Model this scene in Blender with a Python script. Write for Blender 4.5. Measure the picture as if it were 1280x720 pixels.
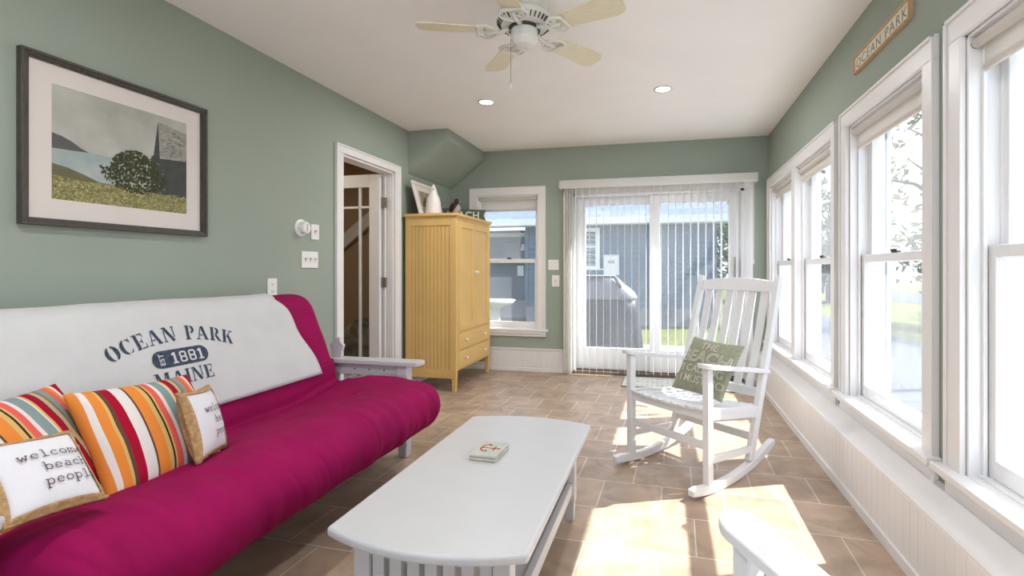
import bpy, bmesh, math, random
from mathutils import Vector, Matrix, noise
PI = math.pi
for o in list(bpy.data.objects):
    bpy.data.objects.remove(o)
S = bpy.context.scene
COL = S.collection
rnd = random.Random(7)

# ------------------------------------------------------------------ camera
CAM_H = 1.1157
cd = bpy.data.cameras.new('camera')
cam = bpy.data.objects.new('camera', cd); COL.objects.link(cam)
cam.location = (0, 0, CAM_H)
cam.rotation_euler = (PI/2, 0, math.atan(139/605))
cd.sensor_fit = 'HORIZONTAL'; cd.sensor_width = 36
cd.lens = 36*605/1280
cd.shift_x = (640-693)/1280
cd.shift_y = -(360-337)/1280
cd.clip_start = 0.02
S.camera = cam

# ------------------------------------------------------------------ world, sun, exposure
W = bpy.data.worlds.new('sky'); S.world = W; W.use_nodes = True
wn = W.node_tree; wn.nodes.clear()
sky = wn.nodes.new('ShaderNodeTexSky'); sky.sky_type = 'NISHITA'; sky.sun_disc = False
sky.sun_elevation = math.radians(49); sky.sun_rotation = math.radians(67)
sky.air_density = 1.0; sky.dust_density = 3.0; sky.ozone_density = 1.0
mixw = wn.nodes.new('ShaderNodeMixRGB'); mixw.inputs[0].default_value = 0.7
mixw.inputs[2].default_value = (3.85, 4.1, 5.0, 1)           # thin bright cloud
bg = wn.nodes.new('ShaderNodeBackground'); bg.inputs[1].default_value = 0.50
wo = wn.nodes.new('ShaderNodeOutputWorld')
wn.links.new(sky.outputs[0], mixw.inputs[1]); wn.links.new(mixw.outputs[0], bg.inputs[0]); wn.links.new(bg.outputs[0], wo.inputs[0])

sd = bpy.data.lights.new('sun', 'SUN'); sd.energy = 13.5; sd.angle = math.radians(0.6); sd.color = (1, .985, 1.0)
sun = bpy.data.objects.new('sun', sd); COL.objects.link(sun)
sun.rotation_euler = Vector((.80, .33, 1.0)).to_track_quat('Z', 'Y').to_euler()
LAMP_POWER = 11.0
S.view_settings.view_transform = 'Standard'; S.view_settings.look = 'None'
S.view_settings.exposure = 0.20; S.view_settings.gamma = 1.0; S.view_settings.use_curve_mapping = False

# ------------------------------------------------------------------ materials
def lin(c):
    return tuple(((v/255)/12.92 if v/255 <= .04045 else ((v/255+.055)/1.055)**2.4) for v in c)+(1,)

def mat(name, col, rough=.5, spec=.4, metal=0, var=0., vscale=8., bump=0., bscale=60., sheen=0., trans=0., col2=None, stretch=None):
    m = bpy.data.materials.new(name); m.use_nodes = True
    t = m.node_tree; b = t.nodes['Principled BSDF']
    c = lin(col)
    b.inputs['Base Color'].default_value = c
    b.inputs['Roughness'].default_value = rough; b.inputs['Metallic'].default_value = metal
    b.inputs['Specular IOR Level'].default_value = spec
    if sheen:
        b.inputs['Sheen Weight'].default_value = sheen; b.inputs['Sheen Roughness'].default_value = .5
    tc = t.nodes.new('ShaderNodeTexCoord')
    src = tc.outputs['Object']
    if stretch:
        mp = t.nodes.new('ShaderNodeMapping'); mp.inputs['Scale'].default_value = stretch
        t.links.new(src, mp.inputs[0]); src = mp.outputs[0]
    if var or col2:
        n = t.nodes.new('ShaderNodeTexNoise'); n.inputs['Scale'].default_value = vscale; n.inputs['Detail'].default_value = 4
        t.links.new(src, n.inputs['Vector'])
        r = t.nodes.new('ShaderNodeValToRGB')
        r.color_ramp.elements[0].position = .3; r.color_ramp.elements[1].position = .7
        if col2:
            r.color_ramp.elements[0].color = c; r.color_ramp.elements[1].color = lin(col2)
        else:
            r.color_ramp.elements[0].color = tuple(v*(1-var) for v in c[:3])+(1,)
            r.color_ramp.elements[1].color = tuple(min(1, v*(1+var)) for v in c[:3])+(1,)
        t.links.new(n.outputs['Fac'], r.inputs[0]); t.links.new(r.outputs[0], b.inputs['Base Color'])
    if bump:
        n2 = t.nodes.new('ShaderNodeTexNoise'); n2.inputs['Scale'].default_value = bscale; n2.inputs['Detail'].default_value = 3
        t.links.new(src, n2.inputs['Vector'])
        bp = t.nodes.new('ShaderNodeBump'); bp.inputs['Strength'].default_value = bump; bp.inputs['Distance'].default_value = .01
        t.links.new(n2.outputs['Fac'], bp.inputs['Height']); t.links.new(bp.outputs[0], b.inputs['Normal'])
    return m

M = {}
M['sage'] = mat('sage_wall_paint', (156, 166, 153), .75, .25, var=.03, vscale=2, bump=.03, bscale=300)
M['ceil'] = mat('ceiling_paint', (242, 239, 234), .9, .1, var=.015, vscale=3, bump=.03, bscale=250)
M['trim'] = mat('white_trim_paint', (234, 231, 229), .35, .4, var=.015, vscale=6)
M['vinyl'] = mat('white_vinyl', (236, 236, 236), .3, .45, var=.01, vscale=6)
M['chair'] = mat('white_chair_paint', (230, 230, 230), .38, .4, var=.015, vscale=9)
M['white'] = mat('white_furniture_paint', (200, 200, 199), .38, .4, var=.015, vscale=9)
M['yellow'] = mat('yellow_furniture_paint', (222, 184, 116), .5, .35, var=.04, vscale=5)
M['magenta'] = mat('magenta_twill', (146, 8, 76), .8, .15, var=.10, vscale=5, bump=.10, bscale=500)
M['throw'] = mat('white_sweatshirt_fleece', (206, 206, 204), .95, .1, var=.02, vscale=10, bump=.15, bscale=220)
M['navy'] = mat('faded_navy_print', (50, 58, 76), .9, .1, col2=(84, 92, 106), vscale=90)
M['canvas'] = mat('white_canvas', (226, 224, 226), .9, .1, var=.02, vscale=12, bump=.2, bscale=400)
M['burlap'] = mat('burlap', (198, 160, 114), .95, .1, var=.22, vscale=90, bump=.6, bscale=320)
M['type'] = mat('brown_ink', (96, 74, 82), .9, .1, var=.1, vscale=40)
M['green_knit'] = mat('sage_knit', (162, 164, 140), .95, .1, var=.10, vscale=60, bump=.5, bscale=350)
M['knit_back'] = mat('pale_green_knit', (196, 206, 190), .95, .1, var=.08, vscale=40, bump=.4, bscale=300)
M['knit_letter'] = mat('cream_yarn', (206, 203, 184), .95, .1, var=.05, vscale=80)
M['glossframe'] = mat('pewter_frame', (74, 68, 60), .45, .5, var=.25, vscale=30, stretch=(1, 6, 1))
M['matboard'] = mat('mat_board', (222, 214, 208), .9, .1, var=.01)
M['blade'] = mat('washed_blade', (222, 214, 186), .5, .3, var=.06, vscale=14, stretch=(1, 8, 1))
M['fan'] = mat('fan_white', (222, 221, 214), .35, .45, var=.01)
M['slot'] = mat('vent_slot_dark', (70, 70, 66), .7, .2, var=.05)
M['lens'] = None
M['plate'] = mat('switch_plate', (236, 234, 230), .35, .4, var=.01)
M['toggle'] = mat('toggle_ivory', (205, 200, 192), .4, .4, var=.02)
M['slotdark'] = mat('socket_slot', (60, 58, 55), .5, .3, var=.02)
M['steel'] = mat('brushed_steel', (170, 165, 158), .35, .5, .9, var=.05, vscale=30)
M['bronze'] = mat('dark_latch', (52, 48, 46), .4, .5, .6, var=.05)
M['hall'] = mat('hall_tan_paint', (176, 150, 116), .8, .2, var=.04, vscale=3)
M['hallfloor'] = mat('hall_floor_wood', (110, 84, 62), .6, .3, var=.2, vscale=6, stretch=(1, 8, 1))
M['shade'] = mat('shade_fabric', (228, 222, 214), .9, .1, var=.01, vscale=10, bump=.1, bscale=500)
M['slat'] = mat('blind_vinyl', (246, 245, 243), .45, .35, var=.01)
M['cover'] = mat('grill_cover_cloth', (22, 23, 27), .5, .4, var=.15, vscale=8)
M['cover_grey'] = mat('grill_cover_light_panel', (100, 102, 108), .45, .4, var=.12, vscale=8)
M['siding'] = mat('blue_siding', (88, 104, 116), .7, .2, var=.05, vscale=3)
M['siding2'] = mat('grey_blue_siding', (88, 98, 108), .7, .2, var=.05, vscale=3)
M['found'] = mat('foundation_concrete', (128, 128, 128), .9, .1, var=.08, vscale=9, bump=.2, bscale=50)
M['extwhite'] = mat('exterior_white', (214, 216, 220), .5, .3, var=.02)
M['meter'] = mat('meter_grey', (206, 204, 202), .5, .4, var=.02)
M['bark'] = mat('bark', (92, 80, 70), .9, .1, var=.25, vscale=12, bump=.5, bscale=40)
M['leaf'] = mat('leaf_green', (66, 88, 36), .6, .3, col2=(104, 116, 52), vscale=1.2)
M['leaf2'] = mat('leaf_yellow_green', (92, 104, 46), .6, .3, col2=(136, 126, 62), vscale=1.2)
M['leaf3'] = mat('leaf_deep_green', (48, 74, 40), .6, .3, col2=(76, 98, 52), vscale=1.2)
M['stone'] = mat('pale_stone', (170, 170, 168), .9, .1, var=.08, vscale=10, bump=.3, bscale=40)
M['thresh'] = mat('threshold_bronze', (128, 118, 108), .4, .5, .4, var=.1)
M['mat_base'] = mat('door_mat_cream', (214, 214, 206), .95, .1, var=.04, vscale=60, bump=.4, bscale=300)
M['mat_teal'] = mat('door_mat_teal', (80, 150, 140), .95, .1, var=.08, vscale=60)
M['mat_dark'] = mat('door_mat_edge', (52, 46, 46), .9, .1, var=.1)
M['coaster'] = mat('coaster_stone', (206, 198, 182), .7, .3, col2=(178, 192, 180), vscale=16)
M['coaster_edge'] = mat('coaster_cork', (150, 128, 104), .9, .1, var=.1, vscale=60)
M['red'] = mat('anchor_red', (178, 60, 42), .7, .2, var=.15, vscale=60)
M['wood'] = mat('raw_wood', (204, 170, 130), .7, .2, var=.15, vscale=16, stretch=(1, 6, 1))
M['signcream'] = mat('sign_cream', (226, 220, 202), .8, .15, var=.06, vscale=20)
M['signgrey'] = mat('sign_letter_grey', (150, 150, 138), .8, .15, var=.1, vscale=40)
M['beachgreen'] = mat('beach_sign_green', (84, 100, 90), .8, .15, var=.08, vscale=20)
M['ceramic'] = mat('white_ceramic', (232, 224, 218), .3, .5, var=.02)
M['fig_dark'] = mat('figurine_dark', (46, 34, 36), .5, .4, var=.15, vscale=30)
M['fig_pale'] = mat('figurine_pale', (190, 170, 166), .5, .4, var=.05)
M['photo'] = mat('sepia_photo', (120, 108, 92), .6, .3, col2=(188, 174, 150), vscale=9)
M['patterned'] = mat('patterned_cloth', (190, 184, 170), .95, .1, col2=(120, 110, 98), vscale=12)
M['bounce_paving'] = mat('bounce_concrete', (204, 206, 210), .9, .1, var=.06, vscale=2)  # for the added paving that throws sunlight into the room
M['asphalt'] = mat('pale_asphalt', (74, 78, 88), .9, .1, var=.05)
# picture print
M['p_sky'] = mat('print_sky', (166, 166, 156), .8, .15, col2=(188, 188, 180), vscale=7)
M['p_sea'] = mat('print_sea', (152, 166, 164), .8, .15, col2=(176, 184, 180), vscale=14)
M['p_hill'] = mat('print_headland', (98, 98, 96), .8, .15, var=.12, vscale=20)
M['p_bank'] = mat('print_bank', (112, 108, 84), .8, .15, var=.1, vscale=20)
M['p_field'] = mat('print_field', (108, 106, 70), .8, .15, col2=(160, 154, 104), vscale=70)
M['p_leaf'] = mat('print_bush', (52, 56, 44), .8, .15, col2=(84, 88, 62), vscale=60)
M['p_roof'] = mat('print_roof', (136, 134, 128), .8, .15, col2=(168, 166, 160), vscale=60)
M['p_wall'] = mat('print_barn', (78, 80, 78), .8, .15, var=.1, vscale=30)
M['p_fleck'] = mat('print_flecks', (196, 186, 140), .8, .15, var=.1)

def glass_mat():
    m = bpy.data.materials.new('window_glass'); m.use_nodes = True
    t = m.node_tree; t.nodes.clear()
    out = t.nodes.new('ShaderNodeOutputMaterial')
    tr = t.nodes.new('ShaderNodeBsdfTransparent'); tr.inputs[0].default_value = (.95, .97, .97, 1)
    gl = t.nodes.new('ShaderNodeBsdfGlossy'); gl.inputs['Roughness'].default_value = .03
    fr = t.nodes.new('ShaderNodeFresnel'); fr.inputs[0].default_value = 1.3
    mx = t.nodes.new('ShaderNodeMixShader')
    df = t.nodes.new('ShaderNodeBsdfTranslucent'); df.inputs[0].default_value = (.9, .93, .95, 1)
    nz = t.nodes.new('ShaderNodeTexNoise'); nz.inputs['Scale'].default_value = 2.5
    mr = t.nodes.new('ShaderNodeMapRange'); mr.inputs[3].default_value = .03; mr.inputs[4].default_value = .085
    mx2 = t.nodes.new('ShaderNodeMixShader')
    ge = t.nodes.new('ShaderNodeNewGeometry'); fm = t.nodes.new('ShaderNodeMath'); fm.operation = 'MULTIPLY'
    inv = t.nodes.new('ShaderNodeMath'); inv.operation = 'SUBTRACT'; inv.inputs[0].default_value = 1
    t.links.new(ge.outputs['Backfacing'], inv.inputs[1]); t.links.new(fr.outputs[0], fm.inputs[0]); t.links.new(inv.outputs[0], fm.inputs[1])
    t.links.new(fm.outputs[0], mx.inputs[0]); t.links.new(tr.outputs[0], mx.inputs[1]); t.links.new(gl.outputs[0], mx.inputs[2])
    t.links.new(nz.outputs['Fac'], mr.inputs[0]); t.links.new(mr.outputs[0], mx2.inputs[0])
    t.links.new(mx.outputs[0], mx2.inputs[1]); t.links.new(df.outputs[0], mx2.inputs[2])
    t.links.new(mx2.outputs[0], out.inputs[0])
    return m
M['glass'] = glass_mat()
def add_translucency(m, f, col):
    t = m.node_tree; out = next(n for n in t.nodes if n.type == 'OUTPUT_MATERIAL'); b = t.nodes['Principled BSDF']
    tl = t.nodes.new('ShaderNodeBsdfTranslucent'); tl.inputs[0].default_value = lin(col)
    mx = t.nodes.new('ShaderNodeMixShader'); mx.inputs[0].default_value = f
    t.links.new(b.outputs[0], mx.inputs[1]); t.links.new(tl.outputs[0], mx.inputs[2]); t.links.new(mx.outputs[0], out.inputs[0])
add_translucency(M['slat'], .72, (252, 252, 250)); add_translucency(M['shade'], .5, (244, 240, 236))

def emit_mat(name, col, st):
    m = bpy.data.materials.new(name); m.use_nodes = True
    t = m.node_tree; b = t.nodes['Principled BSDF']
    b.inputs['Base Color'].default_value = col; b.inputs['Emission Color'].default_value = col; b.inputs['Emission Strength'].default_value = st
    return m
M['lens'] = emit_mat('lamp_lens', (1, .97, .93, 1), 6.0)

def tile_mat():
    m = bpy.data.materials.new('floor_tiles'); m.use_nodes = True
    t = m.node_tree; b = t.nodes['Principled BSDF']
    tc = t.nodes.new('ShaderNodeTexCoord')
    mp = t.nodes.new('ShaderNodeMapping'); mp.vector_type = 'TEXTURE'
    mp.inputs['Location'].default_value = (0.0, 2.25-.295*20, 0); mp.inputs['Rotation'].default_value = (0, 0, math.radians(-1.2))
    br = t.nodes.new('ShaderNodeTexBrick')
    br.offset = .5; br.offset_frequency = 2; br.squash = 1
    br.inputs['Scale'].default_value = 1
    br.inputs['Brick Width'].default_value = .295; br.inputs['Row Height'].default_value = .295
    br.inputs['Mortar Size'].default_value = .0035; br.inputs['Mortar Smooth'].default_value = .2
    br.inputs['Color1'].default_value = lin((170, 148, 126)); br.inputs['Color2'].default_value = lin((185, 162, 139))
    br.inputs['Mortar'].default_value = lin((212, 202, 188))
    n = t.nodes.new('ShaderNodeTexNoise'); n.inputs['Scale'].default_value = 5; n.inputs['Detail'].default_value = 8; n.inputs['Distortion'].default_value = 1.2
    r = t.nodes.new('ShaderNodeValToRGB'); r.color_ramp.elements[0].position = .32; r.color_ramp.elements[1].position = .68
    r.color_ramp.elements[0].color = (.72, .70, .68, 1); r.color_ramp.elements[1].color = (1.1, 1.08, 1.06, 1)
    mu = t.nodes.new('ShaderNodeMixRGB'); mu.blend_type = 'MULTIPLY'; mu.inputs[0].default_value = 1
    t.links.new(tc.outputs['Object'], mp.inputs[0]); t.links.new(mp.outputs[0], br.inputs['Vector'])
    t.links.new(tc.outputs['Object'], n.inputs['Vector']); t.links.new(n.outputs['Fac'], r.inputs[0])
    t.links.new(br.outputs['Color'], mu.inputs[1]); t.links.new(r.outputs[0], mu.inputs[2]); t.links.new(mu.outputs[0], b.inputs['Base Color'])
    b.inputs['Roughness'].default_value = .38; b.inputs['Specular IOR Level'].default_value = .4
    bp = t.nodes.new('ShaderNodeBump'); bp.inputs['Strength'].default_value = .25; bp.inputs['Distance'].default_value = .003; bp.invert = True
    t.links.new(br.outputs['Fac'], bp.inputs['Height']); t.links.new(bp.outputs[0], b.inputs['Normal'])
    return m
M['tile'] = tile_mat()

def brick_mat(name, c1, c2, mort, bw, rh, ms, rough=.8):
    m = bpy.data.materials.new(name); m.use_nodes = True
    t = m.node_tree; b = t.nodes['Principled BSDF']
    tc = t.nodes.new('ShaderNodeTexCoord'); br = t.nodes.new('ShaderNodeTexBrick'); br.inputs['Scale'].default_value = 1
    mp = t.nodes.new('ShaderNodeMapping'); mp.inputs['Rotation'].default_value = (0, 0, 0)
    br.inputs['Brick Width'].default_value = bw; br.inputs['Row Height'].default_value = rh; br.inputs['Mortar Size'].default_value = ms
    br.inputs['Color1'].default_value = lin(c1); br.inputs['Color2'].default_value = lin(c2); br.inputs['Mortar'].default_value = lin(mort)
    t.links.new(tc.outputs['Object'], mp.inputs[0]); t.links.new(mp.outputs[0], br.inputs[0]); t.links.new(br.outputs['Color'], b.inputs['Base Color'])
    b.inputs['Roughness'].default_value = rough
    return m
M['shingle'] = brick_mat('roof_shingles', (86, 98, 124), (100, 112, 140), (66, 76, 98), .5, .22, .012)

def grass_mat():
    return mat('lawn_grass', (74, 88, 40), .9, .1, col2=(104, 104, 62), vscale=1.6, bump=.6, bscale=60)
M['lawn'] = grass_mat()

def stripe_mat():
    m = bpy.data.materials.new('stripe_cotton'); m.use_nodes = True
    t = m.node_tree; b = t.nodes['Principled BSDF']
    tc = t.nodes.new('ShaderNodeTexCoord'); sx = t.nodes.new('ShaderNodeSeparateXYZ')
    mr = t.nodes.new('ShaderNodeMapRange'); mr.inputs[1].default_value = -.207; mr.inputs[2].default_value = .18
    rp = t.nodes.new('ShaderNodeValToRGB'); cr = rp.color_ramp; cr.interpolation = 'CONSTANT'
    seq = [('or', 1.6), ('wh', 1.0), ('or', 1.5), ('ye', .5), ('br', .7), ('cr', 1.5), ('wh', 2.1), ('br', .4), ('or', 2.1), ('ye', .9), ('bk', .45),
           ('ye', .35), ('co', 1.3), ('wh', .8), ('bl', 1.9), ('wh', .3), ('ye', .5), ('cr', 1.3), ('bk', .25), ('ta', .8), ('ol', .6), ('bl', 1.2), ('co', 1.0), ('or', .8), ('wh', .7), ('cr', .6)]
    cols = dict(wh=(226, 218, 212), ye=(214, 176, 106), br=(98, 72, 60), cr=(168, 18, 48), bk=(40, 44, 44), co=(228, 98, 88), bl=(132, 152, 150), ta=(190, 168, 136), ol=(128, 118, 88))
    cols['or'] = (228, 138, 62)
    tot = sum(w for _, w in seq); p = 0
    for i, (k, w) in enumerate(seq):
        e = cr.elements[0] if i == 0 else (cr.elements[1] if i == 1 else cr.elements.new(min(.999, p/tot)))
        e.position = p/tot; e.color = lin(cols[k]); p += w
    t.links.new(tc.outputs['Object'], sx.inputs[0]); t.links.new(sx.outputs[0], mr.inputs[0]); t.links.new(mr.outputs[0], rp.inputs[0])
    t.links.new(rp.outputs[0], b.inputs['Base Color'])
    b.inputs['Roughness'].default_value = .9; b.inputs['Specular IOR Level'].default_value = .1
    n2 = t.nodes.new('ShaderNodeTexNoise'); n2.inputs['Scale'].default_value = 20
    bp = t.nodes.new('ShaderNodeBump'); bp.inputs['Strength'].default_value = .25; bp.inputs['Distance'].default_value = .01
    t.links.new(tc.outputs['Object'], n2.inputs['Vector']); t.links.new(n2.outputs['Fac'], bp.inputs['Height']); t.links.new(bp.outputs[0], b.inputs['Normal'])
    return m
M['stripe'] = stripe_mat()

# ------------------------------------------------------------------ mesh helpers
class MB:
    """collects shapes; build() links them as one mesh object"""
    def __init__(self): self.v = []; self.f = []; self.mi = []
    def add(self, vs, fs, mi=0):
        o = len(self.v); self.v += [tuple(p) for p in vs]
        self.f += [tuple(i+o for i in q) for q in fs]; self.mi += [mi]*len(fs); return self
    def box(self, x0, x1, y0, y1, z0, z1, mi=0):
        vs = [(x, y, z) for x in (x0, x1) for y in (y0, y1) for z in (z0, z1)]
        return self.add(vs, [(0, 1, 3, 2), (4, 6, 7, 5), (0, 4, 5, 1), (2, 3, 7, 6), (0, 2, 6, 4), (1, 5, 7, 3)], mi)
    def bar(self, a, b, w, t, up=(0, 0, 1), mi=0, w2=None, t2=None):
        """rectangular bar a->b, width w (sideways), thickness t (along up)"""
        a = Vector(a); b = Vector(b); d = (b-a).normalized(); u = Vector(up); s = d.cross(u).normalized(); u = s.cross(d).normalized()
        w2 = w if w2 is None else w2; t2 = t if t2 is None else t2
        vs = []
        for p, ww, tt in ((a, w, t), (b, w2, t2)):
            vs += [p-s*ww/2-u*tt/2, p+s*ww/2-u*tt/2, p+s*ww/2+u*tt/2, p-s*ww/2+u*tt/2]
        return self.add(vs, [(0, 1, 2, 3), (7, 6, 5, 4), (0, 4, 5, 1), (1, 5, 6, 2), (2, 6, 7, 3), (3, 7, 4, 0)], mi)
    def tube(self, pts, r, n=10, mi=0, rs=None):
        pts = [Vector(p) for p in pts]; rings = []
        ref = Vector((.31, .17, .93))
        for i, p in enumerate(pts):
            d = (pts[min(i+1, len(pts)-1)]-pts[max(i-1, 0)]).normalized()
            s = d.cross(ref).normalized(); u = s.cross(d)
            rr = rs[i] if rs else r
            rings.append([p+(s*math.cos(2*PI*k/n)+u*math.sin(2*PI*k/n))*rr for k in range(n)])
        vs = [q for g in rings for q in g]; fs = []
        for i in range(len(pts)-1):
            for k in range(n):
                fs.append((i*n+k, i*n+(k+1) % n, (i+1)*n+(k+1) % n, (i+1)*n+k))
        fs += [tuple(range(n))[::-1], tuple((len(pts)-1)*n+k for k in range(n))]
        return self.add(vs, fs, mi)
    def lathe(self, prof, c=(0, 0, 0), n=32, mi=0, axis='z'):
        vs = []; fs = []
        for r, z in prof:
            for k in range(n):
                a = 2*PI*k/n; x, y = r*math.cos(a), r*math.sin(a)
                p = {'z': (x, y, z), 'x': (z, x, y), 'y': (x, z, y)}[axis]
                vs.append((c[0]+p[0], c[1]+p[1], c[2]+p[2]))
        m = len(prof)
        for i in range(m-1):
            for k in range(n): fs.append((i*n+k, i*n+(k+1) % n, (i+1)*n+(k+1) % n, (i+1)*n+k))
        fs += [tuple(range(n))[::-1], tuple((m-1)*n+k for k in range(n))]
        return self.add(vs, fs, mi)
    def prism(self, poly, fn0, fn1, mi=0):
        """poly: list of 2D points; fn0/fn1 map a 2D point to the two end faces"""
        n = len(poly); vs = [fn0(p) for p in poly]+[fn1(p) for p in poly]
        fs = [tuple(range(n)), tuple(range(2*n-1, n-1, -1))]+[(i, n+i, n+(i+1) % n, (i+1) % n) for i in range(n)]
        return self.add(vs, fs, mi)
    def build(self, name, mats, parent=None, bevel=0., seg=2, smooth=False, sub=0, loc=None, rot=None):
        me = bpy.data.meshes.new(name)
        me.from_pydata(self.v, [], self.f)
        for m in (mats if isinstance(mats, (list, tuple)) else [mats]): me.materials.append(m)
        me.polygons.foreach_set('material_index', self.mi)
        bm = bmesh.new(); bm.from_mesh(me); bmesh.ops.recalc_face_normals(bm, faces=bm.faces)
        bm.to_mesh(me); bm.free()
        o = bpy.data.objects.new(name, me); COL.objects.link(o)
        if parent: o.parent = parent
        if loc: o.location = loc
        if rot: o.rotation_euler = rot
        if bevel:
            md = o.modifiers.new('bevel', 'BEVEL'); md.width = bevel; md.segments = seg; md.limit_method = 'ANGLE'; md.angle_limit = math.radians(40)
            md.harden_normals = False
        if sub:
            md = o.modifiers.new('sub', 'SUBSURF'); md.levels = sub; md.render_levels = sub
        if smooth:
            me.polygons.foreach_set('use_smooth', [True]*len(me.polygons))
        me.update()
        return o

def tag(o, label=None, cat=None, group=None, kind=None):
    if label: o['label'] = label
    if cat: o['category'] = cat
    if group: o['group'] = group
    if kind: o['kind'] = kind
    return o
def empty(name, loc=(0, 0, 0), rz=0, label=None, cat=None, group=None, kind=None):
    o = bpy.data.objects.new(name, None); COL.objects.link(o); o.location = loc; o.rotation_euler = (0, 0, rz)
    o.empty_display_size = .05
    return tag(o, label, cat, group, kind)
def dup(root, loc, rz, label=None, group=None):
    r = root.copy(); COL.objects.link(r); r.location = loc; r.rotation_euler = (0, 0, rz)
    if label: r['label'] = label
    if group: r['group'] = group
    for ch in list(root.children):
        c = ch.copy(); COL.objects.link(c); c.parent = r
        for g in list(ch.children):
            d = g.copy(); COL.objects.link(d); d.parent = c
    return r
def struct(o): o['kind'] = 'structure'; return o

# ---- 2D lettering: Blender's own font, and hand-drawn strokes
def font_mesh(txt, size, offset=0., spacing=1.):
    cu = bpy.data.curves.new('lettering', 'FONT'); cu.body = txt; cu.size = size; cu.align_x = 'CENTER'; cu.offset = offset; cu.space_character = spacing
    ob = bpy.data.objects.new('lettering', cu); COL.objects.link(ob)
    dg = bpy.context.evaluated_depsgraph_get()
    me = bpy.data.meshes.new_from_object(ob.evaluated_get(dg))
    bpy.data.objects.remove(ob); bpy.data.curves.remove(cu)
    vs = [(v.co.x, v.co.y) for v in me.vertices]; fs = [tuple(p.vertices) for p in me.polygons]
    bpy.data.meshes.remove(me)
    return vs, fs
def arc(cx, cy, rx, ry, a0, a1, w, n=10, w2=None):
    out = []
    for i in range(n+1):
        t = i/n; a = math.radians(a0+(a1-a0)*t)
        ww = w if w2 is None else w+(w2-w)*math.sin(PI*t)
        out.append((cx+rx*math.cos(a), cy+ry*math.sin(a), ww))
    return out
def ribbon(pts, step=.12):
    """stroke with widths -> quads"""
    P = []
    for (x0, y0, w0), (x1, y1, w1) in zip(pts, pts[1:]):
        k = max(1, int(math.hypot(x1-x0, y1-y0)/step))
        for i in range(k): P.append((x0+(x1-x0)*i/k, y0+(y1-y0)*i/k, w0+(w1-w0)*i/k))
    P.append(pts[-1]); vs = []; n = len(P)
    for i, (x, y, w) in enumerate(P):
        a = P[max(i-1, 0)]; b = P[min(i+1, n-1)]; dx, dy = b[0]-a[0], b[1]-a[1]; L = math.hypot(dx, dy) or 1
        vs += [(x-dy/L*w/2, y+dx/L*w/2), (x+dy/L*w/2, y-dx/L*w/2)]
    return vs, [(2*i, 2*i+1, 2*i+3, 2*i+2) for i in range(n-1)]
K, T = .2, .07     # thick, thin
STENCIL = {   # cap height 1; (strokes, width)
 'O': ([arc(.42, .5, .3, .46, 105, 255, .05, 12, .24), arc(.42, .5, .3, .46, 75, -75, .05, 12, .24)], .84),
 'C': ([arc(.44, .5, .31, .46, 100, 260, .05, 12, .24), [(.50, .95, .06), (.62, .9, .07), (.7, .78, .08)], [(.72, 1.0, .04), (.72, .66, .04)], [(.5, .05, .06), (.64, .1, .07), (.73, .26, .05)]], .8),
 'E': ([[(.2, 0, K), (.2, 1, K)], [(.08, .97, T), (.1, .97, T)], [(.36, .96, T), (.68, .96, T)], [(.66, 1.0, T), (.68, .72, .04)], [(.36, .5, T), (.54, .5, T)], [(.54, .66, .05), (.54, .34, .05)], [(.36, .04, T), (.7, .04, T)], [(.68, 0, T), (.71, .3, .04)], [(.02, .97, T), (.3, .97, T)], [(.02, .03, T), (.3, .03, T)]], .76),
 'A': ([[(.14, .02, .06), (.40, .98, .06)], [(.46, .98, .2), (.76, .02, .2)], [(.28, .32, T), (.5, .32, T)], [(.0, .03, T), (.28, .03, T)], [(.6, .03, T), (.92, .03, T)]], .92),
 'N': ([[(.13, .02, .07), (.13, .8, .07)], [(.18, 1.0, .2), (.72, .02, .2)], [(.80, .25, .07), (.80, .98, .07)], [(.0, .97, T), (.2, .97, T)], [(.02, .03, T), (.24, .03, T)], [(.68, .97, T), (.92, .97, T)]], .94),
 'P': ([[(.2, 0, K), (.2, 1, K)], arc(.38, .72, .24, .245, 80, -80, .06, 10, .2), [(.02, .97, T), (.34, .97, T)], [(.02, .03, T), (.38, .03, T)]], .72),
 'R': ([[(.2, 0, K), (.2, 1, K)], arc(.38, .74, .24, .23, 80, -80, .06, 10, .2), [(.46, .46, .16), (.64, .2, .18), (.76, .03, .16)], [(.02, .97, T), (.34, .97, T)], [(.02, .03, T), (.38, .03, T)], [(.66, .03, T), (.86, .03, T)]], .84),
 'K': ([[(.2, 0, K), (.2, 1, K)], [(.36, .46, .06), (.68, .96, .07)], [(.46, .6, .2), (.74, .02, .2)], [(.02, .97, T), (.36, .97, T)], [(.02, .03, T), (.36, .03, T)], [(.54, .97, T), (.84, .97, T)], [(.6, .03, T), (.9, .03, T)]], .9),
 'M': ([[(.14, .02, .07), (.14, .9, .07)], [(.2, .98, .2), (.52, .05, .18)], [(.60, .25, .06), (.80, .98, .07)], [(.9, 0, K), (.9, 1, K)], [(.0, .97, T), (.24, .97, T)], [(.0, .03, T), (.28, .03, T)], [(.76, .97, T), (1.06, .97, T)], [(.74, .03, T), (1.08, .03, T)]], 1.1),
 'I': ([[(.2, 0, K), (.2, 1, K)], [(.02, .97, T), (.38, .97, T)], [(.02, .03, T), (.38, .03, T)]], .42),
}
w_ = .1
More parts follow.
